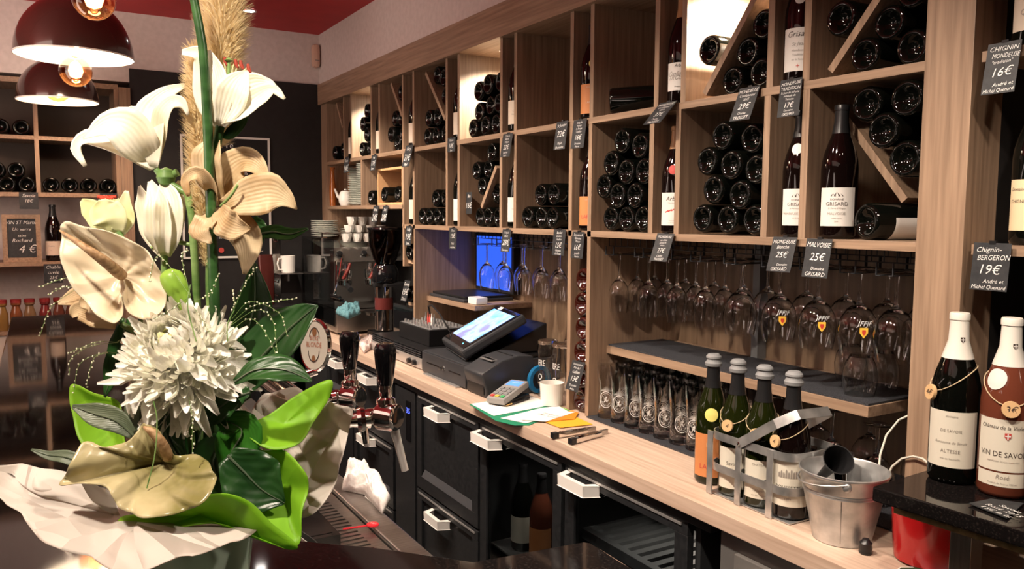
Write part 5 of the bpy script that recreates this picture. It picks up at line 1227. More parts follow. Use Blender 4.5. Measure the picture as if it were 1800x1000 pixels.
for k, x in enumerate((-.05, -.14, -.23)):
    dup(lying0, Matrix.Translation((x, 4.853, 1.9355+.0395)) @ LW, 'bottle in the upper left cell of the left wall rack, %s from the divider' % WN[k], 'bottles in the top left cell of the left wall rack')
o = bottle('wine_bottle', 'dark bottle with cream scalloped label standing beside the small chalkboard', T(.072, 4.93, 1.2895, R(70)), 'burgundy', M_brownb, lab=(.03, .105, 1.3, M_labb, [('Chablis', .008, .03, M_inkg, 0), ('vin', .006, .05, M_inkg, 0)]))
t = thing('chalkboard', 'small wood-framed chalkboard reading 4 euro on the left wall shelf', 'chalkboard')
a, b = on(2, 377, 'Y', 4.88), on(74, 461, 'Y', 4.88)
x0, x1, z0, z1 = a.x, b.x, 1.2895, a.z
part('slate', MB().box(x0+.02, x1-.02, 4.884, 4.89, z0+.02, z1-.02), M_slate, t)
for bx in ((x0, x1, z0, z0+.022), (x0, x1, z1-.022, z1), (x0, x0+.022, z0+.022, z1-.022), (x1-.022, x1, z0+.022, z1-.022)):
    part('frame_bar', MB().box(bx[0], bx[1], 4.876, 4.894, bx[2], bx[3]), M_oakh, t)
mb = MB(); cx = (x0+x1)/2; hh = (z1-z0)
for tx, f, h, mw in (('VIN ST Martin', .80, .018, .14), ('Un verre', .66, .016, .09), ('saint', .53, .014, .06), ('Rochard', .42, .018, .11), ('4 €', .20, .038, .12)):
    write(mb, tx, h, mw, lambda x, y: V((cx+x+(.02 if h > .03 else 0), 4.8835, z0+hh*f+y)), .25)
part('handwriting', mb, M_chalk, t, smooth=False)
for k, (px, py, w_, h_, tx, lb) in enumerate(((50, 338, .085, .085, ('Savoie', '18€'), 'black price card hanging below the left wall rack at its divider'), (191, 340, .085, .05, ('Rhône', '22€'), 'black price card hanging below the right cell of the left wall rack'), (93, 464, .085, .10, ('Chablis', 'cuvée', '25€'), 'black price card hanging from the shelf under the left wall bottle'))):
    p = on(px, py, 'Y', 4.843); t = thing('price_card', lb, 'price card', 'black cards on the left wall rack')
    part('slate', MB().box(p.x-w_/2, p.x+w_/2, 4.8425, 4.845, p.z-h_, p.z), M_slate, t)
    mb = MB()
    for j, q_ in enumerate(tx): write(mb, q_, .016, w_*.8, lambda x, y: V((p.x+x, 4.842, p.z-.024-.027*j+y)), .25)
    part('handwriting', mb, M_chalk, t, smooth=False)
jm = None
for k, px in enumerate((-22, 5, 30, 54, 81, 105, 127)):
    p = on(px, 582, 'Y', 4.90)
    cols = ((.30, .16, .04), (.30, .17, .05), (.24, .08, .03), (.26, .16, .08), (.22, .03, .03), (.17, .05, .03), (.15, .06, .04))
    o = thing('juice_bottle', '%s small red-capped bottle on the low left shelf' % ('hidden amber', 'golden amber, leftmost visible', 'brown-orange', 'pale orange', 'bright red', 'dark orange', 'dim brown')[k], 'bottle', 'small red-capped juice bottles on the low shelf', (p.x, 4.90, .9355))
    part('glass_body', MB().lathe([(0, 0), (.026, 0), (.0285, .004), (.0285, .085), (.020, .112), (.018, .125), (.024, .132), (.024, .142), (0, .142)], 20), mat('juice_%d' % k, cols[k], .12, 0, .25, 1.35, coat=.4), o)
    part('cap', MB().lathe([(.025, .142), (.025, .160), (0, .161)], 18), mat('red_cap', (.24, .02, .02), .4), o)

# ================================================================ pendant lamps
def pendant(c, r, label, bulb, e):
    t = thing('pendant_lamp', label, 'lamp', 'brown dome pendant lamps over the bar', c)
    outer = [(r, 0)]+[(r*math.cos(a), r*1.12*math.sin(a)) for a in [R(x) for x in range(4, 84, 8)]]+[(.03, r*1.13), (.03, r*1.13+.03), (0, r*1.13+.03)]
    part('shade', MB().lathe(outer, 48), mat('brown_enamel', (.048, .022, .018), .18, .0, coat=.6), t, ang=50)
    inner = [(r*.992, .0)]+[(r*.985*math.cos(a), r*1.09*math.sin(a)) for a in [R(x) for x in range(4, 84, 8)]]+[(0, r*1.09)]
    part('shade_lining', MB().lathe(inner, 48), mat('white_lining', (.85, .82, .76), .4), t, ang=50)
    part('rim', MB().lathe([(r*.99, -.002), (r*1.004, -.002), (r*1.004, .004), (r*.99, .004)], 48), M_porc, t)
    part('socket', MB().lathe([(.022, 0), (.022, r*1.0), (0, r*1.0)], 16, T(0, 0, bulb+.055)), M_chrome, t)
    br = .062
    part('bulb', MB().lathe([(0, -br)]+[(br*math.cos(R(x)), br*math.sin(R(x))) for x in range(-75, 76, 15)]+[(.018, br+.012), (0, br+.012)], 24, T(0, 0, bulb)), thin_glass('amber_bulb', (1, .62, .36), 1.5, .02), t)
    part('filament', MB().lathe([(0, -.030), (.020, -.022), (.028, 0), (.024, .020), (.014, .035), (0, .045)], 20, T(0, 0, bulb)), mat('warm_bulb', (1, .6, .3), .3, emit=(1, .66, .36), es=9), t)
    part('cord', MB().tube([(0, 0, r*1.13+.03), (0, 0, 2.611-c[2])], .003, 6), M_black, t)
    l = bpy.data.lights.new('pendant_light', 'POINT'); l.energy = e; l.color = (1, .80, .60); l.shadow_soft_size = .05
    lo = bpy.data.objects.new('pendant_light', l); COL.objects.link(lo); lo.location = V(c)+V((0, 0, bulb+.12)); 
pendant(ray(132, 100, 3.3), .220, 'brown dome pendant lamp with white inside, the larger of the two whole ones', -.058, 30)
pendant(ray(102, 178, 3.9), .178, 'smaller farther brown dome pendant lamp before the left wall rack', .06, 30)
pendant(ray(163, -52, 2.45), .235, 'nearest pendant lamp, only its glowing round bulb in the picture', -.085, 14)

# ================================================================ bar counter with drip tray
ZBAR = 1.088
t = thing('bar_counter', 'long black polished granite bar counter in the foreground', 'counter')
c1 = [on(x, y, 'Z', ZBAR) for x, y in ((526, 949), (661, 961), (833, 986), (1025, 951), (1039, 953), (1115, 1000))]
poly = [(-.115, -.45), (-.115, 4.15), (.292, 4.15), (c1[0].x, c1[0].y)]+[(p.x, p.y) for p in c1[1:]]+[(c1[-1].x, -.45)]
part('top', MB().prism(poly, ZBAR-.032, ZBAR), M_granite, t, bevel=.004)
part('body', MB().box(-.06, .262, -.4, 4.1, 0, ZBAR-.033).box(.262, .55, -.4, .74, 0, ZBAR-.033), M_cab, t)
st = thing('sink_counter', 'stainless steel counter with slotted drip tray behind the bar', 'counter')
part('body', MB().box(.30, .655, 1.12, 4.0, 0, .81), M_cab, st)
part('rim', MB().box(.615, .668, 1.10, 4.0, .812, .860), M_steel, st, bevel=.004)
part('top', MB().box(.300, .398, 1.10, 4.0, .812, .852).box(.398, .615, 1.10, 4.0, .812, .835), M_steel, st, bevel=.001)
sp = MB(); sp.box(.400, .432, 1.14, 2.4, .846, .850).box(.490, .528, 1.14, 2.4, .846, .850).box(.586, .612, 1.14, 2.4, .846, .850)
n = 0
for k in range(62):
    y = 1.145+.0203*k; sp.box(.432, .490, y, y+.0125, .846, .850).box(.528, .586, y, y+.0125, .846, .850)
part('slotted_plate', sp, M_steel, st)
crumple('white_towel', [(607, 838), (600, 862), (640, 870), (672, 905), (686, 880), (668, 845), (640, 822), (612, 815)], .8605, .032, noisy('towel_white', (.62, .55, .52), (.75, .70, .67), (1, 1, 1), 120, .9, 3), 'white crumpled towel on the rim of the steel drip tray', 'towel', seed=5, amp=1.2)
t = thing('red_stirrer', 'red plastic stirrer with a round white-marked head lying on the drip tray', 'stirrer')
a, b = on(603, 930, 'Z', .8545), on(645, 924, 'Z', .861); hd = on(655, 922, 'Z', .8625)
part('stick', MB().tube([a, b], .0022, 8), mat('red_plastic', (.55, .01, .02), .3), t)
part('head', MB().lathe([(0, -.002), (.013, -.002), (.014, 0), (.013, .002), (0, .002)], 22, Matrix.Translation(hd)), mat('red_plastic'), t)
mb = MB(); write(mb, '101', .009, .018, lambda x, y: hd+V((x*.6+y*.4, -x*.7+y*.6-.003, .003))); part('print', mb, M_chalk, t, smooth=False)
solid('white_dish', MB().lathe([(0, 0), (.04, 0), (.052, .010), (.050, .012), (.038, .003), (0, .003)], 30, T(.525, 1.455, .8505)), M_porc, 'white shallow dish on the drip tray next to the bar edge', 'dish')
t = thing('steel_container', 'glossy dark steel container standing between bar and drip tray', 'container')
part('shell', MB().box(.36, .465, 1.42, 1.84, .853, .955).box(.372, .455, 1.435, 1.825, .9555, .956), mat('dark_gloss_metal', (.10, .09, .085), .1, .9), t, bevel=.004)
for k, (x, cl, lb) in enumerate(((.310, (.42, .38, .36), 'grey'), (.322, (.25, .04, .05), 'dark red'), (.335, (.45, .44, .38), 'pale'), (.348, (.03, .03, .03), 'black and white'))):
    mb = MB(); vs = []
    for j in range(8):
        y = 1.17+.16*j/7; xx = x+.010*math.sin(j*.5)
        vs += [(xx, y, .8525), (xx+.0015, y, .8525), (xx+.0015+.012, y, 1.02), (xx+.012, y, 1.02)]
    fs = [(4*j+q_, 4*j+(q_+1) % 4, 4*j+4+(q_+1) % 4, 4*j+4+q_) for j in range(7) for q_ in range(4)]+[(3, 2, 1, 0), (28, 29, 30, 31)]
    solid('leaflet', mb.add(vs, fs), mat('leaflet_%d' % k, cl, .5), '%s printed leaflet standing on edge behind the bar' % lb, 'leaflet', 'leaflets standing behind the bar')

# ================================================================ beer taps
t = thing('beer_tap_rail', 'chrome beer font with two black-handled taps and an oval brand medallion', 'beer tap')
rl = [ray(x, y, tt) for x, y, tt in ((655, 735, 1.66), (640, 715, 1.72), (600, 690, 1.84), (560, 668, 2.0), (520, 645, 2.2), (480, 625, 2.4))]
zr = 1.135
part('column', MB().lathe([(.045, 0), (.045, .01), (.028, .02), (.026, zr-.86-.01), (.030, zr-.86)], 24, T(.470, 1.93, .8525)), M_chrome, t)
part('rail', MB().tube([(.475, 1.52, zr), (.475, 2.35, zr)], .030, 24), M_chrome, t)
part('rail_cap', MB().lathe([(0, .008), (.024, .006), (.0325, 0), (.0325, -.01)], 24, Matrix.Translation((.475, 1.518, zr)) @ Matrix.Rotation(R(90), 4, 'X')), M_chrome, t)
def tap(px, py, tt, hh):
    """px, py: the top of the handle; tt: its depth"""
    top = ray(px, py, tt); base = top-V((0, 0, hh))
    h = part('handle', MB().lathe([(0, hh), (.017, hh-.002), (.0215, hh-.009), (.0225, hh-.02), (.0205, hh*.5), (.0155, hh*.08), (.014, 0), (0, 0)], 26, Matrix.Translation(base)), M_blackg, t, label='tapered glossy black tap handle')
    nb = base-V((0, 0, .024))
    part('collar', MB().lathe([(.0125, .024), (.0135, .012), (.0125, .0), (.019, -.004), (.020, -.012), (.014, -.02)], 22, Matrix.Translation(nb)), M_chrome, t)
    c = nb-V((0, 0, .040))
    # round faceplate towards the bartender side, valve barrel back to the rail
    d = V((.55, -.83, 0)).normalized()
    bd = part('valve_body', MB().lathe([(0, .030), (.020, .030), (.0265, .026), (.0285, .018), (.0285, -.012), (.022, -.020), (.0, -.022)], 30, aim(c, c+d)), M_chrome, t)
    part('valve_face', MB().lathe([(0, .0325), (.0195, .0315), (.0205, .030)], 26, aim(c, c+d)), mat('black_chrome', (.03, .03, .03), .06, .6), bd)
    r0 = V((.500, c.y+.03, zr))
    part('barrel', MB().tube([c-d*.018, c.lerp(r0, .35), r0.lerp(c, .3), r0], [.016, .020, .014, .018], 20), M_chrome, t)
    part('barrel_ring', MB().lathe([(.0235, -.008), (.026, 0), (.0235, .008)], 22, aim(c.lerp(r0, .5), r0)), M_chrome, t)
    s0 = c+d*.002+V((.012, -.004, -.024))
    part('spout', MB().tube([s0+V((0, 0, .01)), s0+V((.008, -.006, -.03)), s0+V((.020, -.014, -.088))], [.010, .0085, .0075], 14), mat('clear_spout', (.75, .72, .68), .05, .55), t)
    part('drip_nozzle', MB().tube([c.lerp(r0, .45)-V((0, 0, .012)), c.lerp(r0, .45)-V((-.004, 0, .05))], [.0075, .006], 12), M_chrome, t)
tap(677, 602, 1.62, .086)
tap(614, 581, 1.80, .086)
m0 = ray(556, 607, 1.93)
d = V((.42, -.905, .12)).normalized(); d2 = V((-.25, -.97, .0)).normalized()
Mm = aim(m0, m0+V((-.62, -.78, 0)))
mn = V((.10, -.99, 0)).normalized(); mn = Matrix.Rotation(R(-36), 3, 'Z') @ (CAM-m0).normalized(); mn = V((mn.x, mn.y, .08)).normalized()
Mm = Matrix.Translation(m0) @ mn.to_track_quat('Z', 'Y').to_matrix().to_4x4() @ Matrix.Diagonal((.72, 1.08, 1, 1))
md = part('medallion', MB().lathe([(0, -.006), (.050, -.006), (.058, -.003), (.060, .004), (.056, .010), (.0535, .008), (.0, .008)], 44, Mm), M_chrome, t, label='oval chrome medallion')
part('medallion_face', MB().lathe([(0, .0092), (.053, .0088)], 44, Mm), mat('ivory_enamel', (.72, .70, .60), .2, coat=.4), md)
mb = MB()
def ring(r0, r1, n, cy, sx=1, a0=0, a1=2*PI):
    vs = [Mm @ V((sx*r*math.cos(a0+(a1-a0)*k/n), cy+r*math.sin(a0+(a1-a0)*k/n), .0096)) for k in range(n+1) for r in (r0, r1)]
    mb.add(vs, [(2*k, 2*k+2, 2*k+3, 2*k+1) for k in range(n)])
ring(.022, .0245, 24, -.012, .9, PI, 2*PI); ring(.020, .0225, 24, .018, .9, 0, PI)
part('medallion_ring', mb, M_ink, md, smooth=False)
mb = MB()
for k, (tx, h) in enumerate((('BIERE', .010), ('BLONDE', .011), )):
    write(mb, tx, h, .062, lambda x, y: Mm @ V((x, .012-.015*k+y, .0097)))
part('medallion_lettering', mb, mat('orange_print', (.45, .12, .04), .5), md, smooth=False)
mb = MB(); ring(0, .009, 16, .030); ring(0, .007, 16, -.028)
part('medallion_figure', mb, mat('brown_print', (.30, .14, .06), .5), md, smooth=False)
part('medallion_stem', MB().tube([m0-V((0, 0, .062)), V((.49, m0.y+.01, zr+.02))], [.010, .012], 14), M_chrome, t)
# ================================================================ bouquet
from mathutils import noise
def crv(P, n):
    """Catmull-Rom through vectors"""
    P = [V(p) for p in P]; out = []
    Q = [P[0]*2-P[1]]+P+[P[-1]*2-P[-2]]
    for i in range(n):
        u = i/(n-1)*(len(P)-1); k = min(int(u), len(P)-2); t = u-k
        a, b, c, d = Q[k], Q[k+1], Q[k+2], Q[k+3]
        out.append(.5*((2*b)+(-a+c)*t+(2*a-5*b+4*c-d)*t*t+(-a+3*b-3*c+d)*t**3))
    return out
def blade(sp, w, nrm=None, cup=.25, nu=14, nv=8, ruf=0, seed=0, twist=0, th=0):
    """petal or leaf: sp = spine points, w = half widths; curved across by cup"""
    S = crv(sp, nu); W = [max(.0002, q.x) for q in crv([V((x, 0, 0)) for x in w], nu)]
    n0 = (nrm if nrm is not None else -CF).normalized(); mb = MB(); vs = []
    for i in range(nu):
        t = (S[min(i+1, nu-1)]-S[max(i-1, 0)]).normalized()
        n = (n0-t*n0.dot(t)).normalized()
        if twist: n = Matrix.Rotation(twist*i/(nu-1), 3, t) @ n
        sd = t.cross(n)
        for j in range(nv+1):
            s = -1+2*j/nv
            p = S[i]+sd*W[i]*s+n*(cup*W[i]*(s*s-.3))
            if ruf: p += n*ruf*abs(s)*math.sin(i*1.35+j*.2+seed)*W[i]+n*.25*ruf*W[i]*noise.noise(V((i*.7, j*.6, seed)))
            vs.append(p)
    fs = [(i*(nv+1)+j, i*(nv+1)+j+1, (i+1)*(nv+1)+j+1, (i+1)*(nv+1)+j) for i in range(nu-1) for j in range(nv)]
    mb.add(vs, fs); mb.uvs = [(j/nv, i/(nu-1)) for i in range(nu) for j in range(nv+1)]
    return mb
def petal(name, mb, m, par, th=.0006, **k):
    me = mb.mesh(name, m, True, 0, 180)
    if hasattr(mb, 'uvs'):
        uv = me.uv_layers.new(name='UVMap')
        for li, l in enumerate(me.loops): uv.data[li].uv = mb.uvs[l.vertex_index]
    o = link(name, me, par, **k)
    md = o.modifiers.new('thickness', 'SOLIDIFY'); md.thickness = th; md.offset = 0
    return o
def R3(pts, t0): return [ray(p[0], p[1], p[2] if len(p) > 2 else t0) for p in pts]
def px(w, t): return [q*t/FPX for q in w]
def nv(a, b=0):                     # surface normal: towards the lens, turned right by a and up by b
    return (-CF+CR*a+CU*b).normalized()

M_lily = leafy('lily_white', (.80, .76, .60), (.88, .86, .76), .30, .42, 2.6, 30, (.85, .80, .55), 'X')
M_lilyy = leafy('lily_yellow_white', (.75, .78, .40), (.86, .85, .62), .30, .42, None, 30, (.80, .80, .35))
M_wilt = leafy('lily_wilted', (.42, .27, .12), (.74, .60, .38), .25, .5, 3.2, 32, (.70, .48, .22), 'X')
M_anth = leafy('anthurium_cream', (.70, .58, .40), (.82, .76, .58), .15, .30, 5, 12, (.8, .7, .4))
M_anthg = leafy('anthurium_gold_green', (.20, .18, .06), (.56, .48, .28), .12, .24, 5, 16, (.4, .4, .15))
M_mum = leafy('chrysanthemum_white', (.92, .90, .82), (.96, .95, .90), .22, .5, None, 60, (.85, .85, .65))
M_mumy = leafy('chrysanthemum_heart', (.72, .72, .35), (.82, .82, .50), .30, .5, None, 60, (.75, .75, .3))
M_leaf = leafy('dark_leaf', (.008, .035, .008), (.025, .085, .018), .18, .33, 3.2, 20, (.06, .22, .02))
M_leaf2 = leafy('grey_green_leaf', (.06, .085, .05), (.12, .15, .09), .15, .4, 7, 20, (.12, .2, .06))
M_lime = leafy('lime_paper', (.20, .46, .015), (.34, .62, .04), .38, .5, None, 4, (.35, .75, .03))
M_tissue = leafy('cream_tissue_paper', (.76, .69, .62), (.84, .78, .71), .42, .6, None, 4, (.7, .6, .5))
M_stem = noisy('green_stem', (.10, .20, .05), (.24, .36, .12), (1, 1, 8), 10, .4, 3)
M_stemd = noisy('dark_green_stem', (.015, .05, .012), (.04, .11, .03), (1, 1, 6), 10, .3, 3)
M_bud = leafy('green_bud', (.22, .42, .04), (.40, .62, .10), .2, .35, None, 20)
M_spadix = noisy('spadix', (.22, .12, .05), (.42, .27, .14), (1, 1, 1), 200, .6, 3, bump=.5)
M_anther = mat('red_anther', (.28, .03, .012), .7)
M_pampas = leafy('pampas_fibre', (.80, .68, .46), (.90, .80, .60), .45, .8, None, 30, (.9, .78, .5))
def crinkle(m, sc, st):
    nt, b = nodes(m); L = nt.links.new; tc = nt.nodes.new('ShaderNodeTexCoord'); vo = nt.nodes.new('ShaderNodeTexVoronoi'); vo.feature = 'DISTANCE_TO_EDGE'; vo.inputs['Scale'].default_value = sc
    bp = nt.nodes.new('ShaderNodeBump'); bp.inputs['Strength'].default_value = st; bp.inputs['Distance'].default_value = .06
    L(tc.outputs['Object'], vo.inputs['Vector']); L(vo.outputs['Distance'], bp.inputs['Height']); L(bp.outputs[0], b.inputs['Normal'])
crinkle(M_tissue, 13, .9); crinkle(M_lime, 9, .22)
M_vase = mat('pale_green_glass', (.55, .66, .55), .12, 0, .55, 1.35, coat=.4)
TB = .80

def stalk(name, pts, r0, r1, m, par, t0=TB):
    S = crv(R3(pts, t0), 18)
    return part(name, MB().tube(S, [r0+(r1-r0)*i/17 for i in range(18)], 10), m, par, ang=80)
def bloom(par, petals, m, t0=TB, base=None):
    for k, pt in enumerate(petals):
        sp, w = pt[0], pt[1]; opt = pt[2] if len(pt) > 2 else {}
        S = R3(sp, t0)
        petal('petal', blade(S, px(w, t0), opt.get('n'), opt.get('cup', .3), ruf=opt.get('ruf', .06), seed=k, nu=16), opt.get('m', m), par)
# ---- vase
vb = ray(352, 1000, TB)
VX, VY = vb.x, vb.y
solid('glass_vase', MB().lathe([(0, .004), (.040, .003), (.045, 0), (.048, .004), (.0485, .02), (.046, .06), (.046, .10), (.052, .150), (.055, .165), (.0535, .165), (.0505, .150), (.0440, .10), (.0435, .03), (.040, .012), (0, .010)], 40, T(VX, VY, ZBAR+.0008)), M_vase, 'pale green glass vase holding the bouquet on the black bar', 'vase', ang=60)

# ---- lily stem with the left trumpet bloom and the half-open bud
t = thing('lily', 'lily stem with the big white trumpet bloom opening to the left', 'flower', 'lily stems of the bouquet')
stalk('stalk', [(362, 900, .81), (352, 700, .80), (347, 560, .79), (342, 450, .78), (332, 350, .78), (318, 335, .78), (292, 318, .78), (275, 298, .78)], .0042, .0032, M_stem, t)
bloom(t, [([(271, 296), (238, 266), (195, 248), (152, 243), (134, 262), (150, 292)], [5, 22, 24, 15, 9, 3], {'n': nv(.1, .5), 'cup': .5}),
          ([(271, 296, .79), (250, 262, .77), (224, 228, .76), (190, 218, .76), (146, 243, .77)], [8, 30, 36, 24, 2], {'n': nv(.1, .3), 'cup': .35}),
          ([(272, 294, .78), (266, 245, .775), (264, 205, .785), (285, 170, .79), (326, 149, .80)], [8, 28, 32, 18, 4], {'n': nv(-.2, .1)}),
          ([(273, 293), (282, 245, .78), (286, 205, .77), (302, 180, .77), (322, 182, .77), (331, 202, .77)], [8, 20, 24, 14, 9, 3], {'n': nv(-.5, .1)}),
          ([(271, 292), (248, 240, .83), (235, 205, .84), (234, 186, .84)], [8, 30, 24, 4], {'n': nv(0, 0)}),
          ], M_lily, .78)
part('stem_node', MB().lathe([(0, -.010), (.007, -.006), (.009, 0), (.007, .007), (0, .010)], 14, Matrix.Translation(ray(292, 312, .78))), M_stem, t)
stalk('side_stem', [(292, 312, .78), (305, 306, .78), (312, 303, .78)], .003, .004, M_stem, t)
stalk('side_stem', [(341, 432, .78), (315, 426, .78), (285, 427, .79), (266, 436, .79)], .0022, .0018, M_stem, t)
t2 = thing('lily_bud', 'half-open narrow white lily bud standing upright left of the main stalk', 'flower')
stalk('stalk', [(298, 560, .79), (290, 500, .79), (289, 447, .79)], .0030, .0036, M_stem, t2)
bloom(t2, [([(290, 449), (268, 410), (258, 360), (246, 326)], [8, 18, 20, 3], {'n': nv(-.5, 0), 'cup': .6}),
           ([(290, 449, .78), (282, 410, .77), (278, 360, .77), (264, 318, .78)], [9, 24, 22, 4], {'n': nv(-.1, 0), 'cup': .5}),
           ([(290, 449, .78), (295, 410, .77), (296, 355, .77), (287, 318, .78)], [9, 22, 22, 4], {'n': nv(.3, 0), 'cup': .5}),
           ([(291, 449), (308, 400), (308, 350), (316, 318)], [8, 12, 16, 3], {'n': nv(.6, 0), 'cup': .6}),
           ([(290, 445, .81), (286, 390, .81), (280, 335, .81)], [8, 24, 12], {})], M_lily, .79)
# ---- second stem: thick dark stalk, upper right bloom and wilted bloom
t = thing('lily', 'thick dark arching stem with the upright white lily on its right side', 'flower', 'lily stems of the bouquet')
stalk('stalk', [(385, 900, .80), (381, 700, .80), (378, 560, .78), (373, 430, .77), (368, 300, .765), (364, 200, .755), (357, 90, .75), (345, 20, .75), (336, -25, .75)], .0058, .0038, M_stemd, t)
stalk('side_stem', [(374, 300, .77), (380, 260, .77), (387, 222, .77)], .004, .0045, M_stemd, t)
bloom(t, [([(386, 218), (368, 180), (362, 130), (352, 95), (320, 92)], [10, 24, 24, 14, 5], {'n': nv(-.3, .1)}),
          ([(386, 219, .76), (385, 175, .755), (378, 130, .755), (368, 88, .76)], [10, 26, 20, 2], {'n': nv(-.1, 0)}),
          ([(388, 219), (412, 185, .77), (440, 155, .78), (470, 146, .78), (484, 152, .78)], [8, 28, 30, 10, 3], {'n': nv(.3, .3)}),
          ([(388, 219, .76), (404, 180, .75), (416, 148, .75), (436, 124, .76)], [9, 28, 24, 2], {'n': nv(.1, .1)}),
          ([(388, 219), (420, 202, .75), (450, 175, .75), (478, 158, .76), (500, 174, .76)], [7, 16, 20, 11, 3], {'n': nv(.2, .6), 'cup': .5}),
          ([(387, 216, .80), (398, 170, .81), (408, 130, .82)], [8, 26, 20], {'n': nv(0, 0)})], M_lily, .77)
part('pistil', MB().tube(crv(R3([(400, 150), (402, 125), (402, 107)], .76), 6), .0016, 8).lathe([(0, -.003), (.004, 0), (0, .003)], 10, Matrix.Translation(ray(402, 106, .76))), M_stem, t)
for sx, sy, ex, ey in ((398, 140, 393, 108), (406, 140, 412, 112), (410, 140, 421, 114), (414, 142, 434, 120)):
    S = crv(R3([(sx, sy), ((sx+ex)/2, ey+8), (ex, ey)], .76), 6)
    f_ = part('filament', MB().tube(S, .0007, 6), M_lilyy, t)
    part('anther', MB().tube([S[-1]+CU*.004+CR*.001, S[-1]+CR*.0015, S[-1]-CU*.004+CR*.0035], [.0013, .0019, .0013], 8), M_anther, f_)
petal('leaf', blade(R3([(390, 240), (405, 235), (425, 215), (436, 195)], .775), px([3, 11, 9, 2], .775), nv(.2, .3)), M_leaf, t)
t = thing('wilted_lily', 'large wilted beige lily with drooping petals right of the stalks', 'flower')
stalk('stalk', [(372, 600, .80), (368, 480, .79), (375, 400, .785), (384, 366, .78)], .004, .0035, M_stem, t)
bloom(t, [([(386, 362), (372, 320, .77), (366, 275, .765), (378, 246, .77)], [12, 26, 30, 12], {'n': nv(-.3, 0)}),
          ([(386, 362), (400, 310, .775), (425, 285, .775), (450, 290, .77), (472, 318, .77)], [12, 30, 28, 18, 4], {'n': nv(.1, .3)}),
          ([(388, 364, .775), (425, 350, .76), (470, 340, .76), (500, 348, .765), (522, 368, .77)], [12, 30, 38, 18, 1], {'n': nv(.1, .2), 'cup': .2, 'ruf': .10}),
          ([(388, 366), (418, 395, .77), (436, 430, .77), (430, 482, .77)], [10, 26, 24, 3], {'n': nv(.3, 0), 'ruf': .12}),
          ([(386, 366, .765), (392, 385, .75), (412, 398, .745), (440, 402, .745)], [10, 24, 24, 2], {'n': nv(0, -.2), 'ruf': .18}),
          ([(384, 364), (366, 385, .76), (354, 405, .755), (372, 428, .755)], [8, 20, 20, 2], {'n': nv(-.2, .1), 'ruf': .18}),
          ([(384, 358), (372, 330, .76), (348, 306, .75), (328, 318, .75), (332, 345, .75)], [6, 12, 13, 10, 3], {'n': nv(-.2, .3), 'cup': .6})], M_wilt, .78)
stalk('pistil', [(388, 362, .768), (405, 345, .755), (418, 325, .752)], .0014, .0014, M_stem, t)
# ---- lily behind on the left with red stamens
t = thing('lily', 'yellowish white lily with bright red stamens behind the cream anthurium', 'flower', 'lily stems of the bouquet')
stalk('stalk', [(300, 620, .86), (250, 480, .88), (208, 408, .88)], .0035, .003, M_stem, t)
bloom(t, [([(206, 408), (182, 385), (158, 365), (143, 352)], [10, 24, 18, 4], {'n': nv(-.2, 0)}),
          ([(206, 408), (196, 385, .87), (184, 365, .87), (180, 350, .87)], [12, 30, 26, 6], {}),
          ([(208, 408), (218, 385, .88), (219, 360, .88), (223, 335, .88)], [12, 18, 12, 3], {'n': nv(.3, 0)}),
          ([(207, 405, .90), (195, 370, .91), (200, 350, .92)], [12, 30, 10], {})], M_lilyy, .88)
for k in range(5):
    S = R3([(192, 372), (190+3*k, 358), (178+5*k, 346+2*(k % 2))], .875)
    f_ = part('filament', MB().tube(crv(S, 5), .0007, 6), M_lilyy, t); part('anther', MB().tube([S[-1]-CR*.004, S[-1]+CR*.004], .0016, 7), mat('bright_red_anther', (.6, .05, .02), .6), f_)
# ---- green bud
t = thing('green_bud', 'plump closed yellow-green lily bud above the white chrysanthemum', 'flower')
S = crv(R3([(296, 474), (300, 485), (312, 508), (322, 530), (322, 548)], .775), 12)
part('bud', MB().tube(S, [.0035, .007, .0095, .0108, .0112, .011, .0102, .0088, .0074, .006, .0044, .0015], 18), M_bud, t, ang=180)
stalk('stalk', [(297, 476, .775), (310, 520, .80), (335, 600, .81)], .0022, .0026, M_stem, t)
# ---- wilted bloom beneath the anthurium
t = thing('wilted_lily', 'dry brownish lily petals hanging beneath the cream anthurium', 'flower')
stalk('stalk', [(215, 570, .83), (260, 600, .83), (320, 680, .83)], .003, .003, M_stem, t)
bloom(t, [([(205, 568), (180, 540), (145, 520), (102, 533)], [8, 20, 22, 3], {'n': nv(0, .3)}),
          ([(205, 570, .81), (172, 560, .80), (140, 545, .80), (125, 556, .80)], [8, 16, 16, 4], {'ruf': .15}),
          ([(206, 568), (188, 545, .79), (160, 530, .79), (140, 534, .79)], [6, 16, 18, 6], {'ruf': .15})], M_wilt, .82)

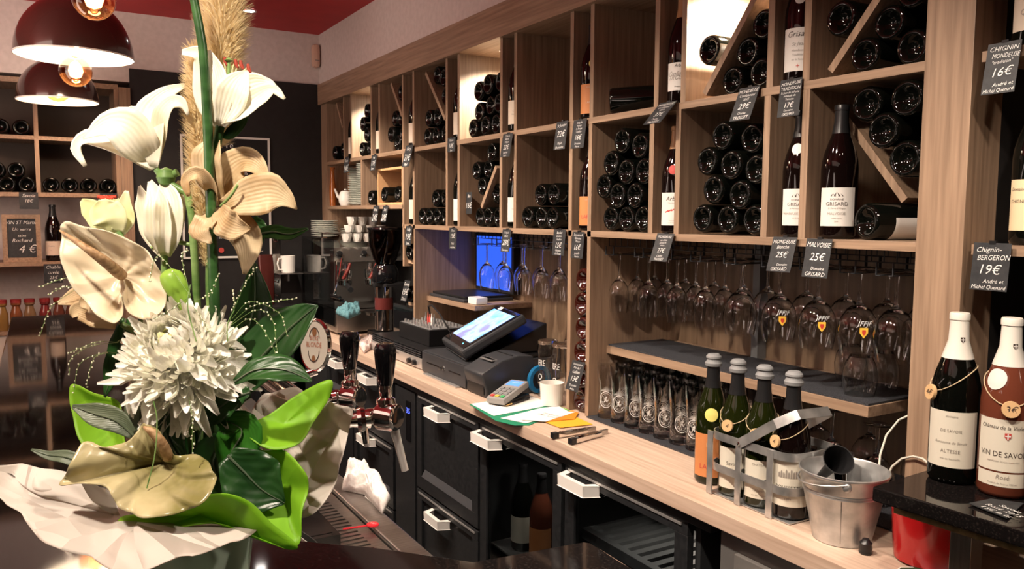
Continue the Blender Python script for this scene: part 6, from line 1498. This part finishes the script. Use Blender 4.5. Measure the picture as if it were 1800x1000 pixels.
# ---- sheets traced as curved surfaces: anthurium spathes and wrapping paper
def sheet3(name, outline, c, depth, m, par=None, rings=12, n=90, wr=0, wf=30, seed=0, th=.0008, closed=True, bump=None, **k):
    """outline: (x, y, t) points joined by a smooth loop; c: (x, y, t) centre; depth(u, a) extra towards the lens; wr: wrinkle size in metres"""
    P = R3(outline, outline[0][2] if len(outline[0]) > 2 else TB); C_ = ray(*c)
    Q = P+[P[0]]; loop = []
    N = len(P)
    for i in range(n):
        u = i/n*N; kx = int(u); t_ = u-kx
        a, b, d, e = P[(kx-1) % N], P[kx % N], P[(kx+1) % N], P[(kx+2) % N]
        loop.append(.5*((2*b)+(-a+d)*t_+(2*a-5*b+4*d-e)*t_*t_+(-a+3*b-3*d+e)*t_**3))
    vs = [C_-CF*depth(0, 0)]; uvs = [(.5, .5)]
    for r_ in range(1, rings+1):
        u = r_/rings
        for i, p in enumerate(loop):
            q = C_.lerp(p, u)-CF*depth(u, 2*PI*i/n)
            if wr:
                f = noise.noise(V((q.x*wf+seed, q.y*wf*.6, q.z*wf)))
                f2 = abs(noise.noise(V((q.x*wf*2.3, q.z*wf*1.7+seed, q.y*wf))))
                dd = noise.voronoi(V((q.x*wf*1.5+seed, q.y*wf*.8, q.z*wf*1.5)))[0]
                q -= CF*wr*(.5*f+.4*f2+1.1*min(.45, dd[1]-dd[0]))*min(1, 1.6*u)
            if bump: q -= CF*bump(u, 2*PI*i/n)
            vs.append(q); uvs.append((.5+.5*u*math.cos(2*PI*i/n), .5+.5*u*math.sin(2*PI*i/n)))
    fs = [(0, 1+i, 1+(i+1) % n) for i in range(n)]
    fs += [(1+(r_-1)*n+i, 1+r_*n+i, 1+r_*n+(i+1) % n, 1+(r_-1)*n+(i+1) % n) for r_ in range(1, rings) for i in range(n)]
    mb = MB().add(vs, fs); mb.uvs = uvs
    return petal(name, mb, m, par, th, **k)
t = thing('anthurium', 'cream heart-shaped anthurium with a long brown spadix at the left of the bouquet', 'flower', 'anthuriums of the bouquet')
sheet3('spathe', [(118, 389, .745), (150, 399, .75), (190, 406, .755), (232, 424, .76), (262, 446, .765), (284, 480, .77), (292, 520, .77), (280, 552, .765), (250, 562, .76), (222, 545, .755),
       (216, 520, .755), (212, 556, .75), (198, 568, .75), (165, 548, .745), (135, 515, .745), (112, 470, .745), (105, 425, .745), (108, 400, .745)], (214, 484, .775),
       lambda u, a: -.012*u*(1-u)*4*.5, M_anth, t, rings=16, n=120, bump=lambda u, a: .0022*math.sin(a*7+u*9)*u+.0015*math.sin(a*13)*u)
S = crv(R3([(214, 484, .768), (185, 460, .735), (150, 435, .725), (105, 405, .73)], .74), 14)
part('spadix', MB().tube(S, [.0052, .0056, .0054, .0052, .005, .0048, .0044, .0040, .0036, .0031, .0026, .002, .0015, .0008], 12), M_spadix, t, ang=120)
stalk('stalk', [(216, 488, .785), (250, 560, .82), (310, 700, .83), (345, 900, .82)], .0028, .0035, M_stem, t)
t = thing('anthurium', 'glossy olive-gold anthurium leaning over the front of the wrapping paper', 'flower', 'anthuriums of the bouquet')
sheet3('spathe', [(103, 852, .665), (128, 820, .67), (150, 776, .68), (185, 782, .69), (225, 775, .70), (252, 744, .71), (275, 762, .71), (298, 798, .71), (340, 802, .71), (370, 815, .70), (381, 838, .69),
       (372, 870, .68), (340, 892, .675), (290, 905, .67), (235, 909, .665), (205, 892, .665), (185, 868, .66), (150, 850, .66)], (292, 812, .735),
       lambda u, a: .010*math.sin(u*PI)+.006*u*math.sin(2*a), M_anthg, t, rings=18, n=120, bump=lambda u, a: .0030*math.sin(a*9+u*4)*u*u+.0015*math.sin(a*17+u*8)*u)
S = crv(R3([(296, 804, .715), (285, 780, .705), (268, 760, .70), (252, 750, .70)], .7), 10)
part('spadix', MB().tube(S, [.0048, .005, .0048, .0046, .0044, .004, .0036, .003, .0022, .001], 12), M_spadix, t, ang=120)
stalk('stalk', [(296, 806, .735), (320, 850, .77), (345, 950, .79)], .003, .0035, M_stem, t)

# ---- chrysanthemum
cm = thing('chrysanthemum', 'big shaggy white chrysanthemum in the middle of the bouquet', 'flower')
C0 = ray(312, 618, .765); ax = (CU*.62-CF*.75-CR*.12).normalized(); e1 = ax.orthogonal().normalized(); e2 = ax.cross(e1)
def mum_petal(L_, w_, curl, m):
    sp = [V((0, 0, 0)), V((L_*.4, 0, curl*.10*L_)), V((L_*.75, 0, curl*.02*L_)), V((L_, 0, curl*.22*L_))]
    mb = blade(sp, [w_*.35, w_*.7, w_, w_*.25], V((0, 0, 1)), .75, 8, 4)
    me = mb.mesh('petal', m, True, 0, 180); return me
pm = [mum_petal(1, .13, c_, mm) for c_, mm in ((1, M_mum), (-.8, M_mum), (2.2, M_mum), (2.4, M_mumy))]
r4 = random.Random(11); N_ = 290
for k in range(N_):
    u = (k+.5)/N_; th_ = 2.6*u**.62; ph = k*2.39996+r4.uniform(-.15, .15)
    d = ax*math.cos(th_)+(e1*math.cos(ph)+e2*math.sin(ph))*math.sin(th_)
    Lk_ = (.016+.044*min(1, u*1.5))*r4.uniform(.88, 1.15)*(1+.18*(d.dot(CU) < -.25))
    ctr = C0+d*.006
    up = (ax-d*ax.dot(d)); up = (up if up.length > .05 else e1).normalized(); sd = d.cross(up)
    d2 = (d+up*r4.uniform(-.25, .2)+sd*r4.uniform(-.2, .2)-V((0, 0, .22*u))).normalized(); up2 = (up-d2*up.dot(d2)).normalized(); sd2 = up2.cross(d2)
    B = Matrix((d2, sd2, up2)).transposed().to_4x4(); B.translation = ctr
    M_ = B @ Matrix.Diagonal((Lk_, .046*r4.uniform(.85, 1.25), Lk_, 1))
    kind = 3 if u < .06 else (2 if u < .35 else (0 if r4.random() < .6 else 1))
    link('petal', pm[kind], cm, M_)
mb = MB()                           # the inner florets, too many to name singly
for k in range(420):
    u = (k+.5)/420; th_ = 2.45*u**.62; ph = k*2.39996+1.2
    d = ax*math.cos(th_)+(e1*math.cos(ph)+e2*math.sin(ph))*math.sin(th_)
    up = (ax-d*ax.dot(d)); up = (up if up.length > .05 else e1).normalized(); sd = d.cross(up)
    d2 = (d+up*r4.uniform(-.1, .35)+sd*r4.uniform(-.2, .2)).normalized(); up2 = (up-d2*up.dot(d2)).normalized(); sd2 = up2.cross(d2)
    Lk_ = (.012+.033*min(1, u*1.5))*r4.uniform(.85, 1.15); c_ = r4.uniform(.6, 2.4)
    q = blade([V((0, 0, 0)), V((.4, 0, c_*.08)), V((.8, 0, c_*.10)), V((1, 0, c_*.28))], [.03, .09, .11, .03], V((0, 0, 1)), .8, 5, 3)
    B = Matrix((d2, sd2, up2)).transposed().to_4x4(); B.translation = C0+d*.005
    mb.add([B @ (p*Lk_) for p in q.v], q.f)
part('florets', mb, M_mum, cm, kind='stuff', ang=180)
part('heart', MB().lathe([(0, -.012), (.012, -.006), (.014, 0), (.010, .008), (0, .011)], 16, aim(C0, C0+ax)), M_mumy, cm, ang=180)
stalk('stalk', [(320, 650, .78), (335, 760, .79), (348, 900, .80)], .0035, .0035, M_stem, cm)
t = thing('pale_bud', 'small cream bud just above the chrysanthemum against the stalks', 'flower')
bloom(t, [([(338, 556, .775), (334, 540, .77), (333, 524, .77)], [5, 8, 2], {}), ([(345, 556, .775), (346, 545, .77), (346, 532, .77)], [5, 6, 2], {})], M_mum, .77)
stalk('stalk', [(340, 556, .778), (345, 600, .79), (350, 700, .80)], .0018, .002, M_stem, t)

# ---- leaves
def leaf(label, sp, w, n=None, m=None, t0=.80, cup=.25, ruf=.05, stem=None):
    t = thing('foliage_leaf', label, 'leaf', 'dark leaves of the bouquet')
    S = R3(sp, t0)
    petal('blade', blade(S, px(w, t0), n, cup, 18, 8, ruf, seed=len(label)), m or M_leaf, t, .0006)
    part('midrib', MB().tube([p-(n or -CF)*-.0004 for p in crv(S, 14)], [.0013-.00008*i for i in range(14)], 6), M_leaf2, t)
    if stem: stalk('stalk', stem, .0016, .0016, M_stemd, t, t0)
    return t
leaf('broad dark leaf rising steeply right of the chrysanthemum', [(410, 640), (432, 590), (448, 530), (447, 462)], [12, 36, 36, 3], nv(-.2, .1), t0=.83)
leaf('large dark leaf reaching right to the beer medallion', [(425, 690), (450, 640), (495, 590), (535, 555), (559, 537)], [14, 46, 48, 26, 2], nv(-.2, .4), t0=.80)
leaf('dark leaf lying flat below the beer medallion', [(412, 672), (450, 650), (500, 650), (548, 670)], [6, 22, 26, 3], nv(.1, .8), t0=.74)
leaf('dark twisted leaf hanging low right of the chrysanthemum', [(440, 690), (410, 700), (380, 722), (355, 750)], [10, 24, 24, 6], nv(.2, .5), t0=.76, ruf=.15)
leaf('dark narrow leaf beneath the wilted lily pointing right', [(455, 412), (480, 408), (510, 412), (542, 402)], [10, 14, 12, 2], nv(0, .5), t0=.79)
leaf('dark leaf behind the wilted lily hanging down', [(440, 385), (452, 405), (458, 430)], [12, 18, 3], nv(.3, 0), t0=.80)
leaf('long dark leaf left of the chrysanthemum pointing down', [(222, 560), (215, 600), (200, 650), (184, 698)], [10, 22, 20, 2], nv(-.3, 0), t0=.84)
leaf('dusty dark leaf over the lime paper at the left', [(235, 765), (205, 740), (168, 728), (127, 714)], [8, 20, 20, 3], nv(-.1, .4), m=M_leaf2, t0=.74)
leaf('thin grey-green leaf tip lying over the tissue paper at the far left', [(150, 815), (115, 803), (85, 800), (55, 790)], [12, 12, 8, 2], nv(0, .7), m=M_leaf2, t0=.74)
leaf('grey-green round leaf under the chrysanthemum', [(255, 765), (245, 735), (250, 708), (262, 700)], [12, 26, 26, 6], nv(-.2, 0), m=M_leaf2, t0=.80)
leaf('dark cupped leaf above the olive anthurium', [(320, 810), (300, 780), (290, 745), (305, 715)], [16, 34, 34, 12], nv(-.1, -.2), t0=.78)
leaf('mid-green leaf in front of the lime paper, upper', [(395, 820), (410, 790), (425, 755), (385, 735)], [12, 34, 36, 10], nv(.1, 0), m=leafy('mid_leaf', (.02, .12, .01), (.05, .22, .02), .3, .4, 7, 20, (.1, .4, .02)), t0=.765)
leaf('big dark leaf inside the lime paper at the lower right', [(400, 800), (430, 830), (460, 860), (500, 884)], [20, 48, 50, 4], nv(.2, .2), t0=.755)
leaf('black-green leaf in the shade behind the olive anthurium', [(395, 770), (375, 810), (390, 850), (430, 880)], [20, 44, 50, 20], nv(.1, .2), t0=.79)
leaf('black-green leaf in the shade low behind the anthurium', [(360, 740), (350, 790), (390, 850), (450, 890)], [20, 54, 60, 30], nv(.0, .4), t0=.80)

# ---- wrapping paper
wp = thing('lime_wrapping_paper', 'bright lime green wrapping paper folded round the bouquet', 'wrapping paper')
sheet3('paper_fold', [(128, 676, .86), (170, 690, .86), (213, 705, .86), (218, 745, .85), (225, 800, .84), (190, 800, .84), (150, 782, .84), (133, 740, .85)], (180, 745, .87), lambda u, a: .004*u*u, M_lime, wp, wr=.003, wf=18, seed=2, rings=8, n=60)
sheet3('paper_fold', [(578, 668, .80), (578, 698, .80), (548, 745, .79), (525, 780, .77), (480, 792, .76), (440, 775, .76), (430, 752, .77), (470, 730, .79), (520, 695, .80)], (500, 745, .80), lambda u, a: -.006*u, M_lime, wp, wr=.004, wf=16, seed=5, rings=8, n=60)
sheet3('paper_fold', [(430, 752, .78), (455, 790, .77), (500, 792, .77), (535, 830, .76), (540, 862, .76), (530, 900, .75), (524, 958, .74), (490, 945, .74), (460, 910, .75), (450, 850, .77), (425, 800, .78)], (490, 850, .79), lambda u, a: -.004*u, M_lime, wp, wr=.006, wf=16, seed=9, rings=10, n=70)
sheet3('paper_fold', [(214, 908, .69), (260, 900, .69), (320, 882, .69), (370, 868, .69), (410, 868, .70), (445, 885, .71), (480, 920, .72), (524, 958, .73), (505, 964, .73), (462, 948, .72), (420, 930, .71), (380, 920, .71), (330, 925, .70), (270, 940, .69), (225, 944, .69), (212, 930, .69)], (350, 905, .715), lambda u, a: .004*math.sin(u*3), M_lime, wp, wr=.003, wf=14, seed=12, rings=8, n=90)
tp = thing('tissue_wrapping_paper', 'cream tissue paper flaring round the bouquet and down over the bar', 'wrapping paper')
sheet3('paper_fold', [(-60, 800, .70), (-10, 814, .70), (60, 812, .71), (110, 816, .72), (150, 835, .74), (220, 870, .75), (300, 890, .76), (400, 905, .76), (460, 915, .75), (440, 938, .70), (380, 960, .67), (310, 978, .65), (250, 996, .64), (205, 992, .64), (150, 978, .64), (95, 945, .65), (45, 915, .66), (10, 880, .67), (-40, 850, .68)], (200, 905, .70), lambda u, a: .006*math.sin(u*5), M_tissue, tp, wr=.034, wf=9, seed=3, rings=26, n=160)
sheet3('paper_fold', [(470, 690, .86), (510, 706, .84), (560, 703, .83), (596, 708, .82), (622, 720, .82), (612, 765, .82), (598, 820, .81), (580, 870, .80), (550, 900, .79), (515, 912, .79), (470, 900, .80), (450, 850, .82), (460, 790, .83), (440, 760, .84), (450, 720, .85)], (535, 800, .84), lambda u, a: -.004*u, M_tissue, tp, wr=.028, wf=12, seed=8, rings=24, n=140)
sheet3('paper_fold', [(446, 745, .84), (448, 712, .85), (475, 692, .86), (520, 680, .86), (540, 700, .86), (520, 720, .85), (480, 745, .84)], (485, 718, .86), lambda u, a: 0, M_tissue, tp, wr=.006, wf=16, seed=21, rings=8, n=60)

# ---- pampas plumes: a stem and thousands of fine fibres
def plume(label, pts, widths, nf, seed, t0):
    t = thing('pampas_plume', label, 'dried grass', 'pampas plumes of the bouquet')
    S = crv(R3(pts, t0), 30); part('stem', MB().tube(S, .0016, 6), M_pampas, t)
    r5 = random.Random(seed); W = [q.x for q in crv([V((x, 0, 0)) for x in widths], 30)]
    mb = MB(); vs = []; fs = []
    for k in range(nf):
        i = r5.random()*28.9; a = int(i); f = i-a; p = S[a].lerp(S[a+1], f); w_ = (W[a]*(1-f)+W[a+1]*f)*t0/FPX
        tg = (S[max(a-1, 0)]-S[min(a+2, 29)]).normalized()     # plume grows towards the first point
        an = r5.uniform(0, 2*PI); o1 = tg.orthogonal().normalized(); o2 = tg.cross(o1)
        rd = o1*math.cos(an)+o2*math.sin(an)
        Lf = w_*r5.uniform(.55, 1.12); up_ = tg*w_*r5.uniform(.2, 1.1)
        q0 = p; q1 = p+rd*Lf*.55+up_*.45; q2 = p+rd*Lf+up_+V((0, 0, -w_*.2*r5.random()))
        sd = rd.cross(tg).normalized()*.0007; n0 = len(vs)
        vs += [q0-sd, q0+sd, q1-sd, q1+sd, q2]; fs += [(n0, n0+1, n0+3, n0+2), (n0+2, n0+3, n0+4)]
    part('fibres', mb.add(vs, fs), M_pampas, t, kind='stuff', ang=180)
plume('thick fluffy cream pampas plume at the top of the bouquet', [(392, -40), (392, 40), (388, 110), (382, 190), (388, 260)], [46, 52, 50, 40, 24], 12000, 1, .80)
plume('narrow pampas plume running down beside the thick dark stalk', [(346, 95), (348, 180), (352, 280), (358, 380), (365, 470)], [26, 32, 34, 30, 14], 9000, 2, .79)
# ---- fine grass sprays with beads
def spray(label, main, twigs, t0):
    t = thing('grass_spray', label, 'dried grass', 'fine grass sprays of the bouquet')
    part('stem', MB().tube(crv(R3(main, t0), 14), .0006, 5), M_stem, t)
    mb = MB(); tw = MB()
    for q in twigs:
        S = crv(R3(q, t0), 16); tw.tube(S, .00028, 4)
        for i in range(4, 16):
            p = S[i]+V((rnd.uniform(-.0012, .0012), rnd.uniform(-.0012, .0012), rnd.uniform(-.001, .001)))
            mb.lathe([(0, -.0014), (.0009, 0), (0, .0014)], 5, Matrix.Translation(p) @ Matrix.Rotation(rnd.uniform(0, 3), 4, 'X'))
    part('twigs', tw, M_stem, t, kind='stuff'); part('seeds', mb, mat('seed_cream', (.70, .68, .50), .5), t, kind='stuff')
spray('fine beaded grass spray arching right over the broad dark leaves', [(400, 600), (400, 570), (412, 545)], [[(405, 570), (440, 540), (480, 530), (520, 525)], [(405, 572), (450, 545), (478, 560), (488, 620)], [(408, 560), (440, 530), (490, 550), (505, 590)], [(402, 585), (440, 560), (470, 590), (492, 640)], [(405, 560), (430, 500), (450, 470)], [(404, 565), (412, 530), (408, 508)]], .75)
spray('fine beaded grass spray hanging left of the chrysanthemum', [(230, 640), (215, 600), (205, 602)], [[(208, 602), (175, 600), (140, 612), (122, 620)], [(208, 602), (160, 608), (125, 630), (122, 658)], [(205, 620), (170, 625), (158, 650), (152, 680)], [(205, 620), (180, 620), (140, 640), (130, 690)]], .80)
spray('fine beaded grass spray before the lily stalks', [(345, 600), (330, 540), (335, 500)], [[(335, 520), (300, 545), (270, 560)], [(335, 520), (320, 455), (330, 437)], [(335, 520), (280, 450), (262, 495)], [(340, 530), (370, 515), (385, 480)], [(340, 540), (355, 560), (368, 585)]], .74)
spray('fine beaded grass spray at the left edge of the anthurium', [(180, 560), (160, 520), (150, 500)], [[(150, 500), (120, 488), (68, 505)], [(150, 505), (110, 505), (85, 518)], [(130, 510), (90, 540), (70, 590)]], .80)
spray('dark hanging tendril in front of the olive anthurium', [(270, 705), (276, 740), (272, 800), (258, 858)], [[(332, 700), (338, 740), (338, 795)]], .69)
